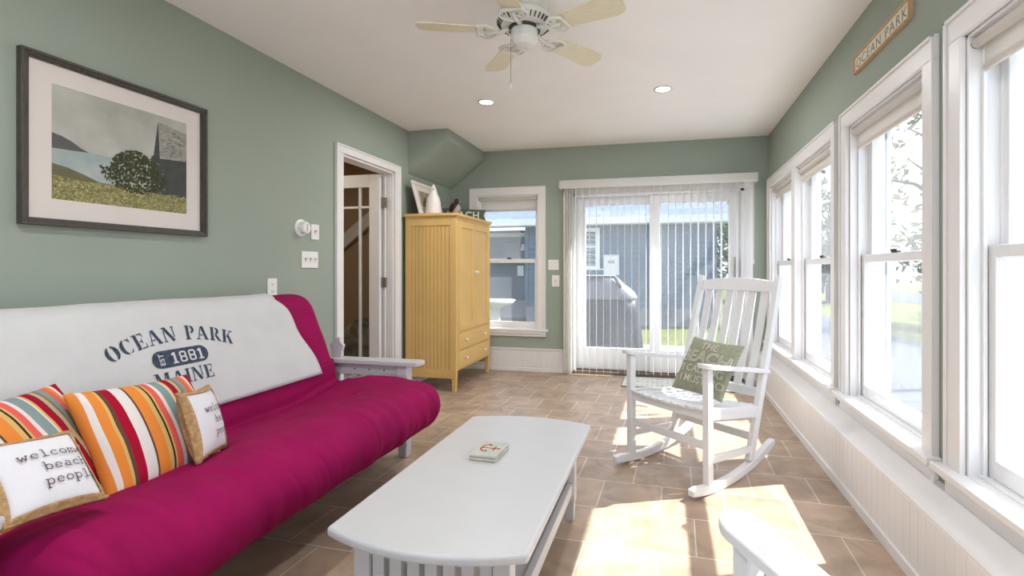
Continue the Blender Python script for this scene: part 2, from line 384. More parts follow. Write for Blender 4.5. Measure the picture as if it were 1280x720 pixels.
TYPE = {   # typewriter lower case, x-height .62
 'w': ([[(.05, .6, w_), (.2, .02, w_), (.36, .5, w_), (.52, .02, w_), (.67, .6, w_)], [(-.04, .6, w_), (.18, .6, w_)], [(.54, .6, w_), (.76, .6, w_)]], .8),
 'e': ([arc(.36, .31, .27, .28, 0, 320, w_, 14), [(.1, .33, .07), (.6, .33, .07)]], .72),
 'l': ([[(.34, .02, w_), (.34, .96, w_)], [(.14, .95, w_), (.36, .95, w_)], [(.08, .03, w_), (.6, .03, w_)]], .7),
 'c': ([arc(.38, .31, .27, .28, 50, 320, w_, 14), [(.58, .58, w_), (.58, .4, w_)]], .72),
 'o': ([arc(.36, .31, .28, .28, 0, 360, w_, 16)], .72),
 'm': ([[(.1, .02, w_), (.1, .6, w_)], arc(.26, .42, .15, .16, 170, 0, w_, 6)+[(.41, .02, w_)], arc(.57, .42, .15, .16, 170, 0, w_, 6)+[(.72, .02, w_)], [(-.02, .6, w_), (.14, .6, w_)], [(-.02, .03, w_), (.22, .03, w_)], [(.33, .03, w_), (.5, .03, w_)], [(.64, .03, w_), (.84, .03, w_)]], .86),
 'b': ([[(.14, .02, w_), (.14, .96, w_)], arc(.38, .31, .25, .28, 170, -170, w_, 14), [(.0, .95, w_), (.16, .95, w_)]], .74),
 'a': ([arc(.3, .18, .2, .16, 60, 330, w_, 10), arc(.33, .42, .2, .18, 150, 0, w_, 8)+[(.53, .03, w_)], [(.5, .03, w_), (.68, .03, w_)]], .72),
 'h': ([[(.14, .02, w_), (.14, .96, w_)], arc(.36, .38, .2, .2, 165, 0, w_, 8)+[(.56, .02, w_)], [(.0, .95, w_), (.16, .95, w_)], [(.02, .03, w_), (.28, .03, w_)], [(.44, .03, w_), (.7, .03, w_)]], .74),
 'p': ([[(.14, -.3, w_), (.14, .6, w_)], arc(.38, .31, .25, .28, 170, -170, w_, 14), [(.0, .6, w_), (.16, .6, w_)], [(.02, -.29, w_), (.3, -.29, w_)]], .74),
 ' ': ([], .5),
}
def stroke_word(word, table, size, gap=.12):
    """-> list of (verts, faces, x offset, advance) per letter, in metres, plus total width"""
    out = []; x = 0
    for ch in word:
        st, adv = table.get(ch, ([], .45)); out.append((st, x, adv)); x += adv+gap
    x -= gap
    letters = []
    for st, ox, adv in out:
        shapes = []
        for s_ in st:
            vs, fs = ribbon(s_)
            shapes.append(([((vx+ox-x/2)*size, vy*size) for vx, vy in vs], fs))
        letters.append((shapes, (ox+adv/2-x/2)*size))
    return letters, x*size
def conform(shapes, fn, name, m, parent, maxlen=.012, mirror=False):
    """2D shapes (verts, faces) laid on a surface by fn(x, y) -> point"""
    bm = bmesh.new()
    for vs, fs in shapes:
        bv = [bm.verts.new((x, y, 0)) for x, y in vs]
        for q in fs:
            try: bm.faces.new([bv[i] for i in q])
            except ValueError: pass
    bmesh.ops.triangulate(bm, faces=bm.faces)
    for _ in range(4):
        es = [e for e in bm.edges if e.calc_length() > maxlen]
        if not es: break
        bmesh.ops.subdivide_edges(bm, edges=es, cuts=1); bmesh.ops.triangulate(bm, faces=[f for f in bm.faces if len(f.verts) > 3])
    for v in bm.verts: v.co = Vector(fn(v.co.x, v.co.y))
    me = bpy.data.meshes.new(name); bm.to_mesh(me); bm.free(); me.materials.append(m)
    o = bpy.data.objects.new(name, me); COL.objects.link(o)
    if parent: o.parent = parent
    return o
def solid(o, t):
    md = o.modifiers.new('thick', 'SOLIDIFY'); md.thickness = t; md.offset = 0; return o

def catmull(P, n, closed=True):
    out = []; L = len(P)
    for i in range(L if closed else L-1):
        p0, p1, p2, p3 = (P[(i-1) % L], P[i], P[(i+1) % L], P[(i+2) % L]) if closed else (P[max(i-1, 0)], P[i], P[i+1], P[min(i+2, L-1)])
        for k in range(n):
            t = k/n
            out.append(tuple(.5*((2*b)+(-a+c)*t+(2*a-5*b+4*c-d)*t*t+(-a+3*b-3*c+d)*t**3) for a, b, c, d in zip(p0, p1, p2, p3)))
    if not closed: out.append(tuple(P[-1]))
    return out

# ------------------------------------------------------------------ the room
XL, XR, YB, YF, H = -2.40, .99, 5.13, -1.7, 2.44
WR, WL, WB = .18, .12, .16      # wall thicknesses
struct(MB().box(XL-WL, XR+WR, YF-.15, YB+WB, -.12, 0).build('floor', M['tile']))
struct(MB().box(XL-.02, XR+WR, YF-.15, YB+WB, H, H+.12).build('ceiling', M['ceil']))

def wall(name, place, a0, a1, z0, z1, d0, d1, holes, m):
    """wall spanning a0..a1, with rectangular holes (a0,a1,z0,z1); place(a, d, z) -> point"""
    mb = MB(); As = sorted({a0, a1, *[h[0] for h in holes], *[h[1] for h in holes]}); Zs = sorted({z0, z1, *[h[2] for h in holes], *[h[3] for h in holes]})
    for i in range(len(As)-1):
        run = None
        for j in range(len(Zs)-1):
            ca, cz = (As[i]+As[i+1])/2, (Zs[j]+Zs[j+1])/2
            hole = any(h[0] < ca < h[1] and h[2] < cz < h[3] for h in holes)
            if not hole: run = (run[0], Zs[j+1]) if run else (Zs[j], Zs[j+1])
            if (hole or j == len(Zs)-2) and run:
                vs = [place(a, d, z) for a in (As[i], As[i+1]) for d in (d0, d1) for z in run]
                mb.add(vs, [(0, 1, 3, 2), (4, 6, 7, 5), (0, 4, 5, 1), (2, 3, 7, 6), (0, 2, 6, 4), (1, 5, 7, 3)]); run = None
    return struct(mb.build(name, m))
R = lambda a, d, z: (XR+d, a, z)
B = lambda a, d, z: (a, YB+d, z)
Lf = lambda a, d, z: (XL-d, a, z)
Fr = lambda a, d, z: (a, YF-d, z)
ZS, ZH = .42, 1.905
W1 = (3.225, 4.985); W2 = (2.155, 2.972); W3 = (1.09, 1.905); W4 = (-.75, .6)
BW = (-2.07, -1.36)
SL = (-.985, .765)
wall('wall_right', R, YF, YB+WB, 0, H, 0, WR, [(*W1, ZS, ZH), (*W2, ZS, ZH), (*W3, ZS, ZH), (*W4, ZS, ZH)], M['sage'])
wall('wall_back', B, XL, XR, 0, H, 0, WB, [(*BW, .46, 1.94), (*SL, 0, 1.93)], M['sage'])
wall('wall_left', Lf, YF, YB, 0, H, 0, WL, [(3.225, 3.95, 0, 2.0)], M['sage'])
wall('wall_front', Fr, XL, XR, 0, H, 0, .15, [(-2.15, .75, .25, 2.1)], M['sage'])
# boxed slope over the corner
struct(MB().prism([(XL, H), (XL+.41, H), (XL+.41, 2.335), (XL, 2.03)], lambda p: (p[0], 4.2, p[1]), lambda p: (p[0], YB, p[1])).build('ceiling_soffit', M['sage']))

# raised white skirting: the boxed run under the windows, beadboard on the back wall
mb = MB().prism([(XR, 0), (XR-.125, 0), (XR-.125, .285), (XR-.118, .295), (XR, .335)], lambda p: (p[0], YF, p[1]), lambda p: (p[0], YB, p[1]))
for i in range(120):
    y = YF+.06+i*.056
    if y < YB-.02: mb.box(XR-.1262, XR-.124, y, y+.0525, .055, .275)
mb.box(XR-.135, XR-.12, YF, YB, 0, .045)
struct(mb.build('baseboard_right', M['trim'], bevel=.002, seg=1))
mb = MB().box(XL, SL[0]-.09, YB-.025, YB, 0, .25)
for i in range(20):
    x = XL+.03+i*.066
    if x < SL[0]-.17: mb.box(x, x+.06, YB-.0285, YB-.024, .05, .235)
mb.box(XL, SL[0]-.09, YB-.035, YB, .237, .252); mb.box(XL, SL[0]-.09, YB-.035, YB-.02, 0, .04)
mb.box(SL[1]+.08, XR-.12, YB-.025, YB, 0, .25)
struct(mb.build('baseboard_back', M['trim'], bevel=.002, seg=1))
mb = MB().box(XL, XL+.018, YF, 3.14, 0, .13).box(XL, XL+.018, 4.036, YB-.03, 0, .13)
struct(mb.build('baseboard_left', M['trim'], bevel=.004))

# ---- double-hung windows
def window(idx, P, a0, a1, z0, z1, mull=None, stool=.06, casing=.088, sash_d=.055, lock=True, apron=.075):
    """P maps (along, outward, up) to the room"""
    root = empty('window_%d' % idx, P((a0+a1)/2, 0, z0), kind='structure')
    def bx(mb, x0, x1, d0, d1, y0, y1, mi=0):
        vs = [P(a, d, z) for a in (x0, x1) for d in (d0, d1) for z in (y0, y1)]
        mb.add(vs, [(0, 1, 3, 2), (4, 6, 7, 5), (0, 4, 5, 1), (2, 3, 7, 6), (0, 2, 6, 4), (1, 5, 7, 3)], mi)
    def put(mb, name, m, bevel=.003, parent=None):
        o = mb.build(name, m, bevel=bevel); o.parent = parent or root; o.matrix_parent_inverse = (parent or root).matrix_world.inverted(); return o
    bpy.context.view_layer.update()
    c = casing
    mb = MB()
    bx(mb, a0-c, a0, -.02, 0, z0-.005, z1); bx(mb, a1, a1+c, -.02, 0, z0-.005, z1); bx(mb, a0-c, a1+c, -.02, 0, z1, z1+c)
    for e0, e1 in ((a0-c, a0-c+.014), (a1+c-.014, a1+c)): bx(mb, e0, e1, -.028, -.0195, z0, z1+c)
    bx(mb, a0-c, a1+c, -.028, -.0195, z1+c-.014, z1+c)
    if mull: bx(mb, mull[0], mull[1], -.02, .03, z0, z1)
    put(mb, 'casing', M['trim'])
    mb = MB()   # jamb liner
    for e0, e1 in ((a0, a0+.012), (a1-.012, a1)): bx(mb, e0, e1, 0, .17, z0, z1)
    bx(mb, a0, a1, 0, .17, z1-.012, z1); bx(mb, a0, a1, .03, .19, z0-.01, z0+.012)
    cells = [(a0+.012, a1-.012)]
    if mull:
        cells = [(a0+.012, mull[0]), (mull[1], a1-.012)]; bx(mb, mull[0], mull[1], .03, .17, z0, z1)
    for k0, k1 in cells:     # stops between the two sash tracks
        for e0, e1 in ((k0, k0+.014), (k1-.014, k1)): bx(mb, e0, e1, .0355, .048, z0, z1); bx(mb, e0, e1, .0885, .096, z0, z1)
    put(mb, 'jamb', M['vinyl'], .002)
    mb = MB(); bx(mb, a0-c-.025, a1+c+.025, -stool, 0, z0-.025, z0+.003); bx(mb, a0, a1, -.001, .05, z0-.025, z0+.003)
    put(mb, 'stool', M['trim'], .006)
    mb = MB(); bx(mb, a0-c, a1+c, -.022, 0, z0-.028-apron, z0-.028); bx(mb, a0-c, a1+c, -.034, -.02, z0-.048, z0-.028); put(mb, 'apron', M['trim'], .005)
    zm = z0+(z1-z0)*.508
    for (k0, k1) in cells:
        for up in (0, 1):
            d0 = .053+.037*up; d1 = d0+.033; st = .043
            y0, y1 = (z0+.012, zm+.022) if not up else (zm-.02, z1-.012)
            br_, tr_ = (.062, .04) if not up else (.04, .045)
            mb = MB()
            bx(mb, k0+.004, k0+st, d0, d1, y0, y1); bx(mb, k1-st, k1-.004, d0, d1, y0, y1)
            bx(mb, k0+st, k1-st, d0, d1, y0, y0+br_); bx(mb, k0+st, k1-st, d0, d1, y1-tr_, y1)
            s = put(mb, 'sash', M['vinyl'], .003)
            mb = MB(); bx(mb, k0+st-.004, k1-st+.004, d0+.014, d0+.018, y0+br_-.004, y1-tr_+.004)
            put(mb, 'pane', M['glass'], 0, s)
        if lock:
            am = (k0+k1)/2
            mb = MB(); bx(mb, am-.03, am+.03, .05, .07, zm+.022, zm+.03); bx(mb, am-.012, am+.028, .046, .06, zm+.03, zm+.039)
            put(mb, 'lock', M['bronze'], .002)
    mb = MB()    # outside trim
    for e0, e1 in ((a0-.09, a0+.012), (a1-.012, a1+.09)): bx(mb, e0, e1, .18, .2, z0-.02, z1+.09)
    bx(mb, a0-.09, a1+.09, .18, .2, z1-.012, z1+.09); bx(mb, a0-.1, a1+.1, .17, .23, z0-.045, z0-.008)
    put(mb, 'outer_trim', M['extwhite'])
    return root
window(1, R, *W1, ZS, ZH, mull=(4.06, 4.16))
window(2, R, *W2, ZS, ZH)
window(3, R, *W3, ZS, ZH)
window(4, R, *W4, ZS, ZH, mull=(-.125, -.025))  # unseen side window, added to let in more daylight
window(5, B, *BW, .46, 1.94, stool=.03, apron=.05)
window(6, Fr, -2.15, .75, .25, 2.1, mull=(-.75, -.65))  # unseen large window behind the camera, added to light the room

# ---- roller shades
def roller_shade(P, a0, a1, ztop, zbot, d, label, group='white roller shades'):
    root = empty('roller_shade', P((a0+a1)/2, d, ztop), label=label, cat='window shade', group=group)
    bpy.context.view_layer.update(); inv = root.matrix_world.inverted()
    n = 16; r = .017
    mb = MB(); ring = [(d+r*math.cos(2*PI*k/n), ztop-.025+r*math.sin(2*PI*k/n)) for k in range(n)]
    mb.prism(ring, lambda p: P(a0+.012, p[0], p[1]), lambda p: P(a1-.012, p[0], p[1]))
    o = mb.build('roller', M['shade'], smooth=False); o.parent = root; o.matrix_parent_inverse = inv
    mb = MB(); prof = [(d+r-.001, ztop-.025), (d+r+.001, ztop-.025), (d+r+.0012, zbot), (d+r-.0012, zbot)]
    mb.prism(prof, lambda p: P(a0+.018, p[0], p[1]), lambda p: P(a1-.018, p[0], p[1]))
    prof = [(d+r-.005, zbot+.018), (d+r+.004, zbot+.018), (d+r+.004, zbot-.004), (d+r-.005, zbot-.004)]
    mb.prism(prof, lambda p: P(a0+.018, p[0], p[1]), lambda p: P(a1-.018, p[0], p[1]))
    o = mb.build('fabric', M['shade']); o.parent = root; o.matrix_parent_inverse = inv
    for e in (a0+.006, a1-.006):
        mb = MB(); ring = [(d+.014*math.cos(2*PI*k/12), ztop-.025+.014*math.sin(2*PI*k/12)) for k in range(12)]
        mb.prism(ring, lambda p: P(e-.006, p[0], p[1]), lambda p: P(e+.006, p[0], p[1]))
        o = mb.build('bracket', M['steel']); o.parent = root; o.matrix_parent_inverse = inv
roller_shade(R, W2[0]+.012, W2[1]-.012, ZH-.012, 1.775, .02, 'white roller shade at the top of the single window under the OCEAN PARK sign')
roller_shade(R, W1[0]+.012, 4.06, ZH-.012, 1.79, .02, 'white roller shade in the paired window, on the half nearer the single windows')
roller_shade(R, 4.16, W1[1]-.012, ZH-.012, 1.79, .02, 'white roller shade in the paired window, on the half beside the patio door wall')
roller_shade(R, W3[0]+.012, W3[1]-.012, ZH-.012, 1.775, .02, 'white roller shade in the window closest to the camera, cut by the photo edge')
roller_shade(B, BW[0]+.012, BW[1]-.012, 1.928, 1.77, .02, 'white roller shade at the top of the window behind the yellow armoire')

# ---- patio door (door_2)
pd = empty('door_2', ((SL[0]+SL[1])/2, YB, 0), kind='structure'); bpy.context.view_layer.update()
def pput(mb, name, m, bevel=.004, parent=None):
    o = mb.build(name, m, bevel=bevel); p = parent or pd; o.parent = p; o.matrix_parent_inverse = pd.matrix_world.inverted() if not parent else parent.matrix_world.inverted(); return o
mb = MB().box(SL[0]-.09, SL[0], YB-.02, YB, 0, 1.93).box(SL[1], SL[1]+.08, YB-.02, YB, 0, 1.93).box(SL[0]-.09, SL[1]+.08, YB-.02, YB, 1.93, 2.01)
pput(mb, 'casing', M['trim'])
mb = MB().box(SL[0], SL[0]+.035, YB-.0, YB+.15, .03, 1.93).box(SL[1]-.035, SL[1], YB, YB+.15, .03, 1.93).box(SL[0], SL[1], YB, YB+.15, 1.9, 1.93)
pput(mb, 'frame', M['vinyl'])
pput(MB().box(SL[0], SL[1], YB-.01, YB+.2, 0, .032).box(SL[0], SL[1], YB+.05, YB+.06, .03, .045), 'threshold', M['thresh'])
for nm, x0, x1, y0, sl, sr in (('fixed_panel', SL[0]+.035, -.06, YB+.09, .1, .1), ('sliding_panel', -.165, SL[1]-.035, YB+.04, .105, .10)):
    mb = MB().box(x0, x0+sl, y0, y0+.04, .04, 1.9).box(x1-sr, x1, y0, y0+.04, .04, 1.9).box(x0+sl, x1-sr, y0, y0+.04, .04, .27).box(x0+sl, x1-sr, y0, y0+.04, 1.81, 1.9)
    s = pput(mb, nm, M['vinyl']); bpy.context.view_layer.update()
    g = MB().box(x0+sl-.005, x1-sr+.005, y0+.018, y0+.023, .265, 1.815).build('pane', M['glass']); g.parent = s; g.matrix_parent_inverse = s.matrix_world.inverted()
hb = MB().box(.675, .70, YB+.012, YB+.04, .98, 1.24).box(.68, .695, YB-.004, YB+.012, 1.0, 1.22)
pput(hb, 'handle', M['steel'], .004)

# ---- vertical blind with valance
vb = empty('vertical_blind', (-.11, YB-.07, 1.975), label='white vertical blind with a wide valance hanging open across the patio door', cat='blind')
def vput(mb, name, m, bevel=0):
    o = mb.build(name, m, bevel=bevel); o.parent = vb; o.location = -Vector(vb.location); return o
mb = MB().box(-1.10, .872, YB-.145, YB-.13, 1.968, 2.055).box(-1.10, -1.085, YB-.13, YB-.001, 1.968, 2.055).box(.857, .872, YB-.13, YB-.001, 1.968, 2.055).box(-1.10, .872, YB-.13, YB-.001, 2.045, 2.055)
vput(mb, 'valance', M['slat'], .003)
vput(MB().box(-1.08, .85, YB-.085, YB-.05, 1.99, 2.03), 'headrail', M['slat'], .002)
xs = [-1.045, -1.02, -.995, -.965]+[-.93+.0735*i for i in range(24)]
for i, x in enumerate(xs):
    a = math.radians(rnd.uniform(-6, -3)); n = 6; pts = []
    for k in range(n+1):
        t = (k/n-.5)*.088; bow = .0025*(1-(2*k/n-1)**2)
        pts.append((x+t*math.sin(a)+bow, YB-.068+t*math.cos(a)))
    poly = pts+[(p[0]+.0012, p[1]) for p in pts[::-1]]
    vput(MB().prism(poly, lambda p: (p[0], p[1], .035), lambda p: (p[0], p[1], 1.985)), 'slat', M['slat'])
vput(MB().tube([(.835, YB-.11, 1.97), (.836, YB-.11, 1.55), (.834, YB-.11, 1.22)], .0035, 6), 'cord', M['slat'])
vput(MB().box(.83, .84, YB-.115, YB-.105, 1.17, 1.22), 'cord_weight', M['slat'], .002)

# ---- interior door and its frame (door_1), with the dim hall behind
d1 = empty('door_1', (XL, 3.59, 0), kind='structure'); bpy.context.view_layer.update()
def dput(mb, name, m, bevel=.003, parent=None):
    o = mb.build(name, m, bevel=bevel); o.parent = parent or d1; o.matrix_parent_inverse = Matrix.Translation(-Vector((XL, 3.59, 0))); return o
mb = MB()
for y0, y1 in ((3.14, 3.225), (3.95, 4.036)):
    mb.box(XL, XL+.018, y0, y1, 0, 2.0); mb.box(XL+.017, XL+.026, y0+(.0 if y0 < 3.5 else .066), y0+(.02 if y0 < 3.5 else .086), 0, 2.06)
mb.box(XL, XL+.018, 3.14, 4.036, 2.0, 2.065).box(XL+.017, XL+.026, 3.14, 4.036, 2.05, 2.065)
dput(mb, 'casing', M['trim'])
mb = MB().box(XL-WL, XL, 3.225, 3.243, 0, 2.0).box(XL-WL, XL, 3.932, 3.95, 0, 2.0).box(XL-WL, XL, 3.225, 3.95, 1.982, 2.0)
mb.box(XL-.085, XL-.07, 3.243, 3.255, 0, 1.982).box(XL-.085, XL-.07, 3.92, 3.932, 0, 1.982)
dput(mb, 'jamb', M['trim'])
yl = 3.885; xh = XL-.105
mb = MB().box(xh-.105, xh, yl, yl+.036, .01, 1.975).box(xh-.67, xh-.565, yl, yl+.036, .01, 1.975).box(xh-.565, xh-.105, yl, yl+.036, 1.86, 1.975).box(xh-.565, xh-.105, yl, yl+.036, .01, .24)
mb.box(xh-.215, xh-.195, yl+.004, yl+.032, .24, 1.86).box(xh-.475, xh-.455, yl+.004, yl+.032, .24, 1.86).box(xh-.565, xh-.105, yl+.004, yl+.032, 1.67, 1.69)
leaf = dput(mb, 'door_leaf', M['trim'])
lp = MB().box(xh-.57, xh-.10, yl+.015, yl+.020, .235, 1.865).build('pane', M['glass']); lp.parent = leaf; lp.matrix_parent_inverse = Matrix.Identity(4)
for z in (.22, 1.0, 1.72):
    mb = MB().box(XL-.1, XL-.055, 3.905, 3.934, z-.045, z+.045); mb.tube([(XL-.098, 3.918, z-.05), (XL-.098, 3.918, z+.05)], .008, 8)
    dput(mb, 'hinge', M['steel'], .001)
# hall shell
mb = MB().box(-4.3, XL-WL, 2.5, 5.1, -.12, -.001, 1).box(-4.3, -4.2, 2.5, 5.1, 0, H).box(-4.2, XL-WL, 2.5, 2.6, 0, H).box(-4.2, XL-WL, 5.0, 5.1, 0, H).box(-4.3, XL-WL, 2.5, 5.1, H-.001, H+.1)
struct(mb.build('wall_hall', [M['hall'], M['hallfloor']]))
mb = MB().prism([(-4.15, 1.0), (-2.6, 2.15), (-2.6, 2.32), (-4.15, 1.17)], lambda p: (p[0], 4.94, p[1]), lambda p: (p[0], 4.99, p[1]))
struct(mb.build('trim_stair', M['trim'], bevel=.004))
hl = bpy.data.lights.new('hall_fill', 'AREA'); hl.shape = 'DISK'; hl.size = .2; hl.energy = 9; hl.color = (1, .9, .76)  # unseen fill light with no fixture, added to brighten the hall
ho = bpy.data.objects.new('hall_fill', hl); COL.objects.link(ho); ho.location = (-3.3, 3.3, H-.03)
# heaped cloth in the hall
n = 14; vs = []; fs = []
for i in range(n+1):
    for j in range(24):
        ph = PI*.5*i/n; th = 2*PI*j/24
        r_ = .30*math.cos(ph)**.6*(1+.10*math.sin(3*th+1)+.06*math.sin(5*th+i)); vs.append((r_*math.cos(th), .8*r_*math.sin(th), .62*math.sin(ph)**.8))
for i in range(n):
    for j in range(24): fs.append((i*24+j, i*24+(j+1) % 24, (i+1)*24+(j+1) % 24, (i+1)*24+j))
hc = MB().add(vs, fs).build('draped_stool', M['patterned'], smooth=True, loc=(-2.98, 4.42, 0))
tag(hc, 'rounded patterned upholstered seat glimpsed through the glass of the open door', 'seat')

# ------------------------------------------------------------------ outdoors
GZ = -.15
struct(MB().box(-30, 45, YF-20, 45, GZ-.3, GZ).build('ground', M['lawn']))
struct(MB().box(-2.6, 1.2, YB+WB, YB+2.6, GZ, -.06).build('ground_patio', M['found'], bevel=.01))
struct(MB().box(XR+WR, 2.1, -9, 9, GZ-.001, GZ+.012).build('ground_walk_bounce', M['bounce_paving']))  # pale strip added to bounce sun up to the ceiling
struct(MB().box(2.1, 4.2, -9, 16, GZ-.001, GZ+.010).build('ground_drive', M['asphalt']))
struct(MB().box(-6, 2.1, -9, YF-.15, GZ-.001, GZ+.014).build('ground_terrace_bounce', M['bounce_paving']))  # unseen paving added behind the camera as a sun reflector
struct(MB().box(9, 14, -20, 45, GZ-.001, GZ+.01).build('ground_road', M['asphalt']))

def clap(mb, x0, x1, z0, z1, y, rows=.115, mi=0, yb=None):
    z = z0
    while z < z1-.01:
        t = min(z+rows, z1)
        mb.prism([(y, z), (y-.03, z), (y-.004, t), (y+.03, t)], lambda p: (x0, p[0], p[1]), lambda p: (x1, p[0], p[1]), mi); z += rows
nh = empty('neighbour_house', (-2, 14, GZ), label='blue clapboard house with a slate roof seen through the patio door', cat='house')
def hput(mb, name, m, bevel=0, parent=None):
    o = mb.build(name, m, bevel=bevel)
    if parent: o.parent = parent
    else: o.parent = nh; o.location = -Vector(nh.location)
    return o
HY = 11.0
xc = 1.031; xw = -3.187
mb = MB(); clap(mb, xw, xc, .22, 2.16, HY); mb.box(xw, xc, HY, HY+6, GZ, 2.16); hput(mb, 'wall', M['siding'])
mb = MB(); clap(mb, xw-5, xw+.01, .22, 2.16, HY+1.3); mb.box(xw-5, xw+.01, HY+1.31, HY+6, GZ, 2.16); hput(mb, 'recessed_wall', M['siding2'])
mb = MB().box(xw-.02, xc+.01, HY-.03, HY+.02, GZ-.1, .22).box(xw-5, xw, HY+1.2, HY+1.33, GZ-.1, .3).box(xw-.02, xc+.02, HY-.04, HY, .2, .235); hput(mb, 'foundation', M['found'])
for cx_ in (xc+.015, xw-.005): hput(MB().box(cx_-.035, cx_+.035, HY-.04, HY+.03, .22, 2.16), 'corner_board', M['siding'])
mb = MB().box(xw-5, xc+.3, HY-.375, HY-.345, 2.13, 2.265).box(xw-5, xc+.3, HY-.345, HY+.05, 2.115, 2.13).box(xw-5, xw, HY+1.15, HY+1.3, 1.98, 2.08); hput(mb, 'eave_trim', M['extwhite'], .005)
roof = MB(); L = 5.2; sl = math.radians(28)
roof.box(0, xc+.3-(xw-5), 0, L, -.05, .012)
o = roof.build('roof', M['shingle']); o.parent = nh; o.location = Vector((xw-5, HY-.34, 2.24))-Vector(nh.location); o.rotation_euler = (sl, 0, 0)
mb = MB().prism([(HY-.3, 2.2), (HY+4.2, 4.6), (HY+8.7, 2.2)], lambda p: (xc-.02, p[0], p[1]), lambda p: (xc, p[0], p[1])); hput(mb, 'gable', M['siding'])
wx0, wx1 = -1.978, -1.459
mb = MB()
zt, zb = 2.07, 1.2
mb.box(wx0-.1, wx1, HY-.06, HY, zt-.09, zt).box(wx0-.1, wx1, HY-.06, HY, zb-.07, zb).box(wx1-.1, wx1, HY-.06, HY, zb, zt-.09).box(wx0-.1, wx0, HY-.06, HY, zb, zt-.09).box(wx0, wx1-.1, HY-.045, HY-.01, (zt+zb)/2-.02, (zt+zb)/2+.02)
hw = hput(mb, 'window', M['extwhite'])
mb = MB().box(wx0, wx1-.1, HY-.03, HY-.024, zb, zt-.09); g = mb.build('pane', M['glass']); g.parent = hw
mb = MB()
for k in range(14): mb.box(wx0, wx1-.1, HY-.02, HY-.012, zb+.02+k*.056, zb+.062+k*.056)
g = mb.build('window_blind', M['slat']); g.parent = hw
mx0, mx1 = -1.350, -1.014
mb = MB().box(mx0, mx1, HY-.17, HY-.02, .99, 1.43).box(mx0-.01, mx1+.01, HY-.18, HY-.02, 1.43, 1.45)
mt = hput(mb, 'meter_box', M['meter'], .008)
mb = MB().box((mx0+mx1)/2-.06, (mx0+mx1)/2+.06, HY-.175, HY-.165, 1.26, 1.32); g = mb.build('gauge_window', M['slotdark']); g.parent = mt
g = MB().box((mx0+mx1)/2-.045, (mx0+mx1)/2+.045, HY-.178, HY-.174, 1.275, 1.305).build('gauge_face', M['coaster']); g.parent = mt
hput(MB().tube([((mx0+mx1)/2+.06, HY-.08, 1.0), ((mx0+mx1)/2+.06, HY-.08, GZ)], .03, 10), 'conduit', M['meter'])
for z in (1.12, .98): hput(MB().tube([(wx0-.3, HY-.05, z), (mx0, HY-.05, z)], .018, 8), 'service_pipe', M['extwhite'])
lx = -3.629
mb = MB().lathe([(.001, 0), (.05, 0), (.06, -.04), (.09, -.16), (.001, -.17)], (lx, HY+1.2, 1.78), 14); hput(mb, 'porch_lamp', M['extwhite'])
vx = -3.717; hput(MB().box(vx-.09, vx+.09, HY+1.2, HY+1.28, .95, 1.22), 'vent_box', M['extwhite'], .01)
# bird bath behind the armoire window
bb = MB().lathe([(.001, 0), (.22, 0), (.24, .05), (.13, .12), (.10, .5), (.14, .56), (.34, .62), (.40, .70), (.38, .70), (.30, .65), (.001, .63)], (0, 0, 0), 28)
bo = bb.build('bird_bath', M['stone'], smooth=True, loc=(-3.131, 8.6, GZ)); tag(bo, 'pale stone bird bath on the lawn outside the armoire window', 'bird bath')
# covered grill
gr = empty('covered_grill', (-1.02, 6.75, -.06), label='barbecue grill under a fitted grey and black cover outside the patio door', cat='grill')
def gput(mb, name, m, **k): o = mb.build(name, m, **k); o.parent = gr; return o
n = 40
def grill_ring(z, hw, hd, wob=0.):
    out = []
    for k in range(n):
        a = 2*PI*k/n; ca, sa = math.cos(a), math.sin(a); p = .35
        x = hw*math.copysign(abs(ca)**p, ca); y = hd*math.copysign(abs(sa)**p, sa)
        w = 1+wob*math.sin(a*11)+wob*.6*math.sin(a*17+1)
        out.append((x*w, y*w, z))
    return out
def loft(rings):
    mb = MB(); vs = [p for r in rings for p in r]; fs = []
    for i in range(len(rings)-1):
        for k in range(n): fs.append((i*n+k, i*n+(k+1) % n, (i+1)*n+(k+1) % n, (i+1)*n+k))
    fs += [tuple(range(n)), tuple((len(rings)-1)*n+k for k in range(n))]
    return mb.add(vs, fs)
gput(loft([grill_ring(z, hw, .31, w) for z, hw, w in ((.03, .70, .05), (.2, .685, .045), (.4, .665, .03), (.6, .645, .02), (.78, .635, .008))]), 'cover_skirt', M['cover'], smooth=True)
gput(loft([grill_ring(z, hw, hd, 0) for z, hw, hd in ((.775, .64, .316), (.80, .64, .316), (.88, .58, .30), (.99, .44, .27), (1.07, .36, .24), (1.10, .32, .18))]), 'cover_hood', M['cover_grey'], smooth=True)
gput(MB().bar((-.34, -.26, 1.075), (.36, -.26, 1.075), .03, .03).bar((.36, -.25, 1.07), (.44, -.28, .94), .04, .03), 'cover_band', M['cover'])
for x in (-.5, .5):
    gput(MB().lathe([(.02, -.03), (.08, -.03), (.08, .03), (.02, .03)], (x, -.2, .081), 16, axis='y'), 'wheel', M['slotdark'])

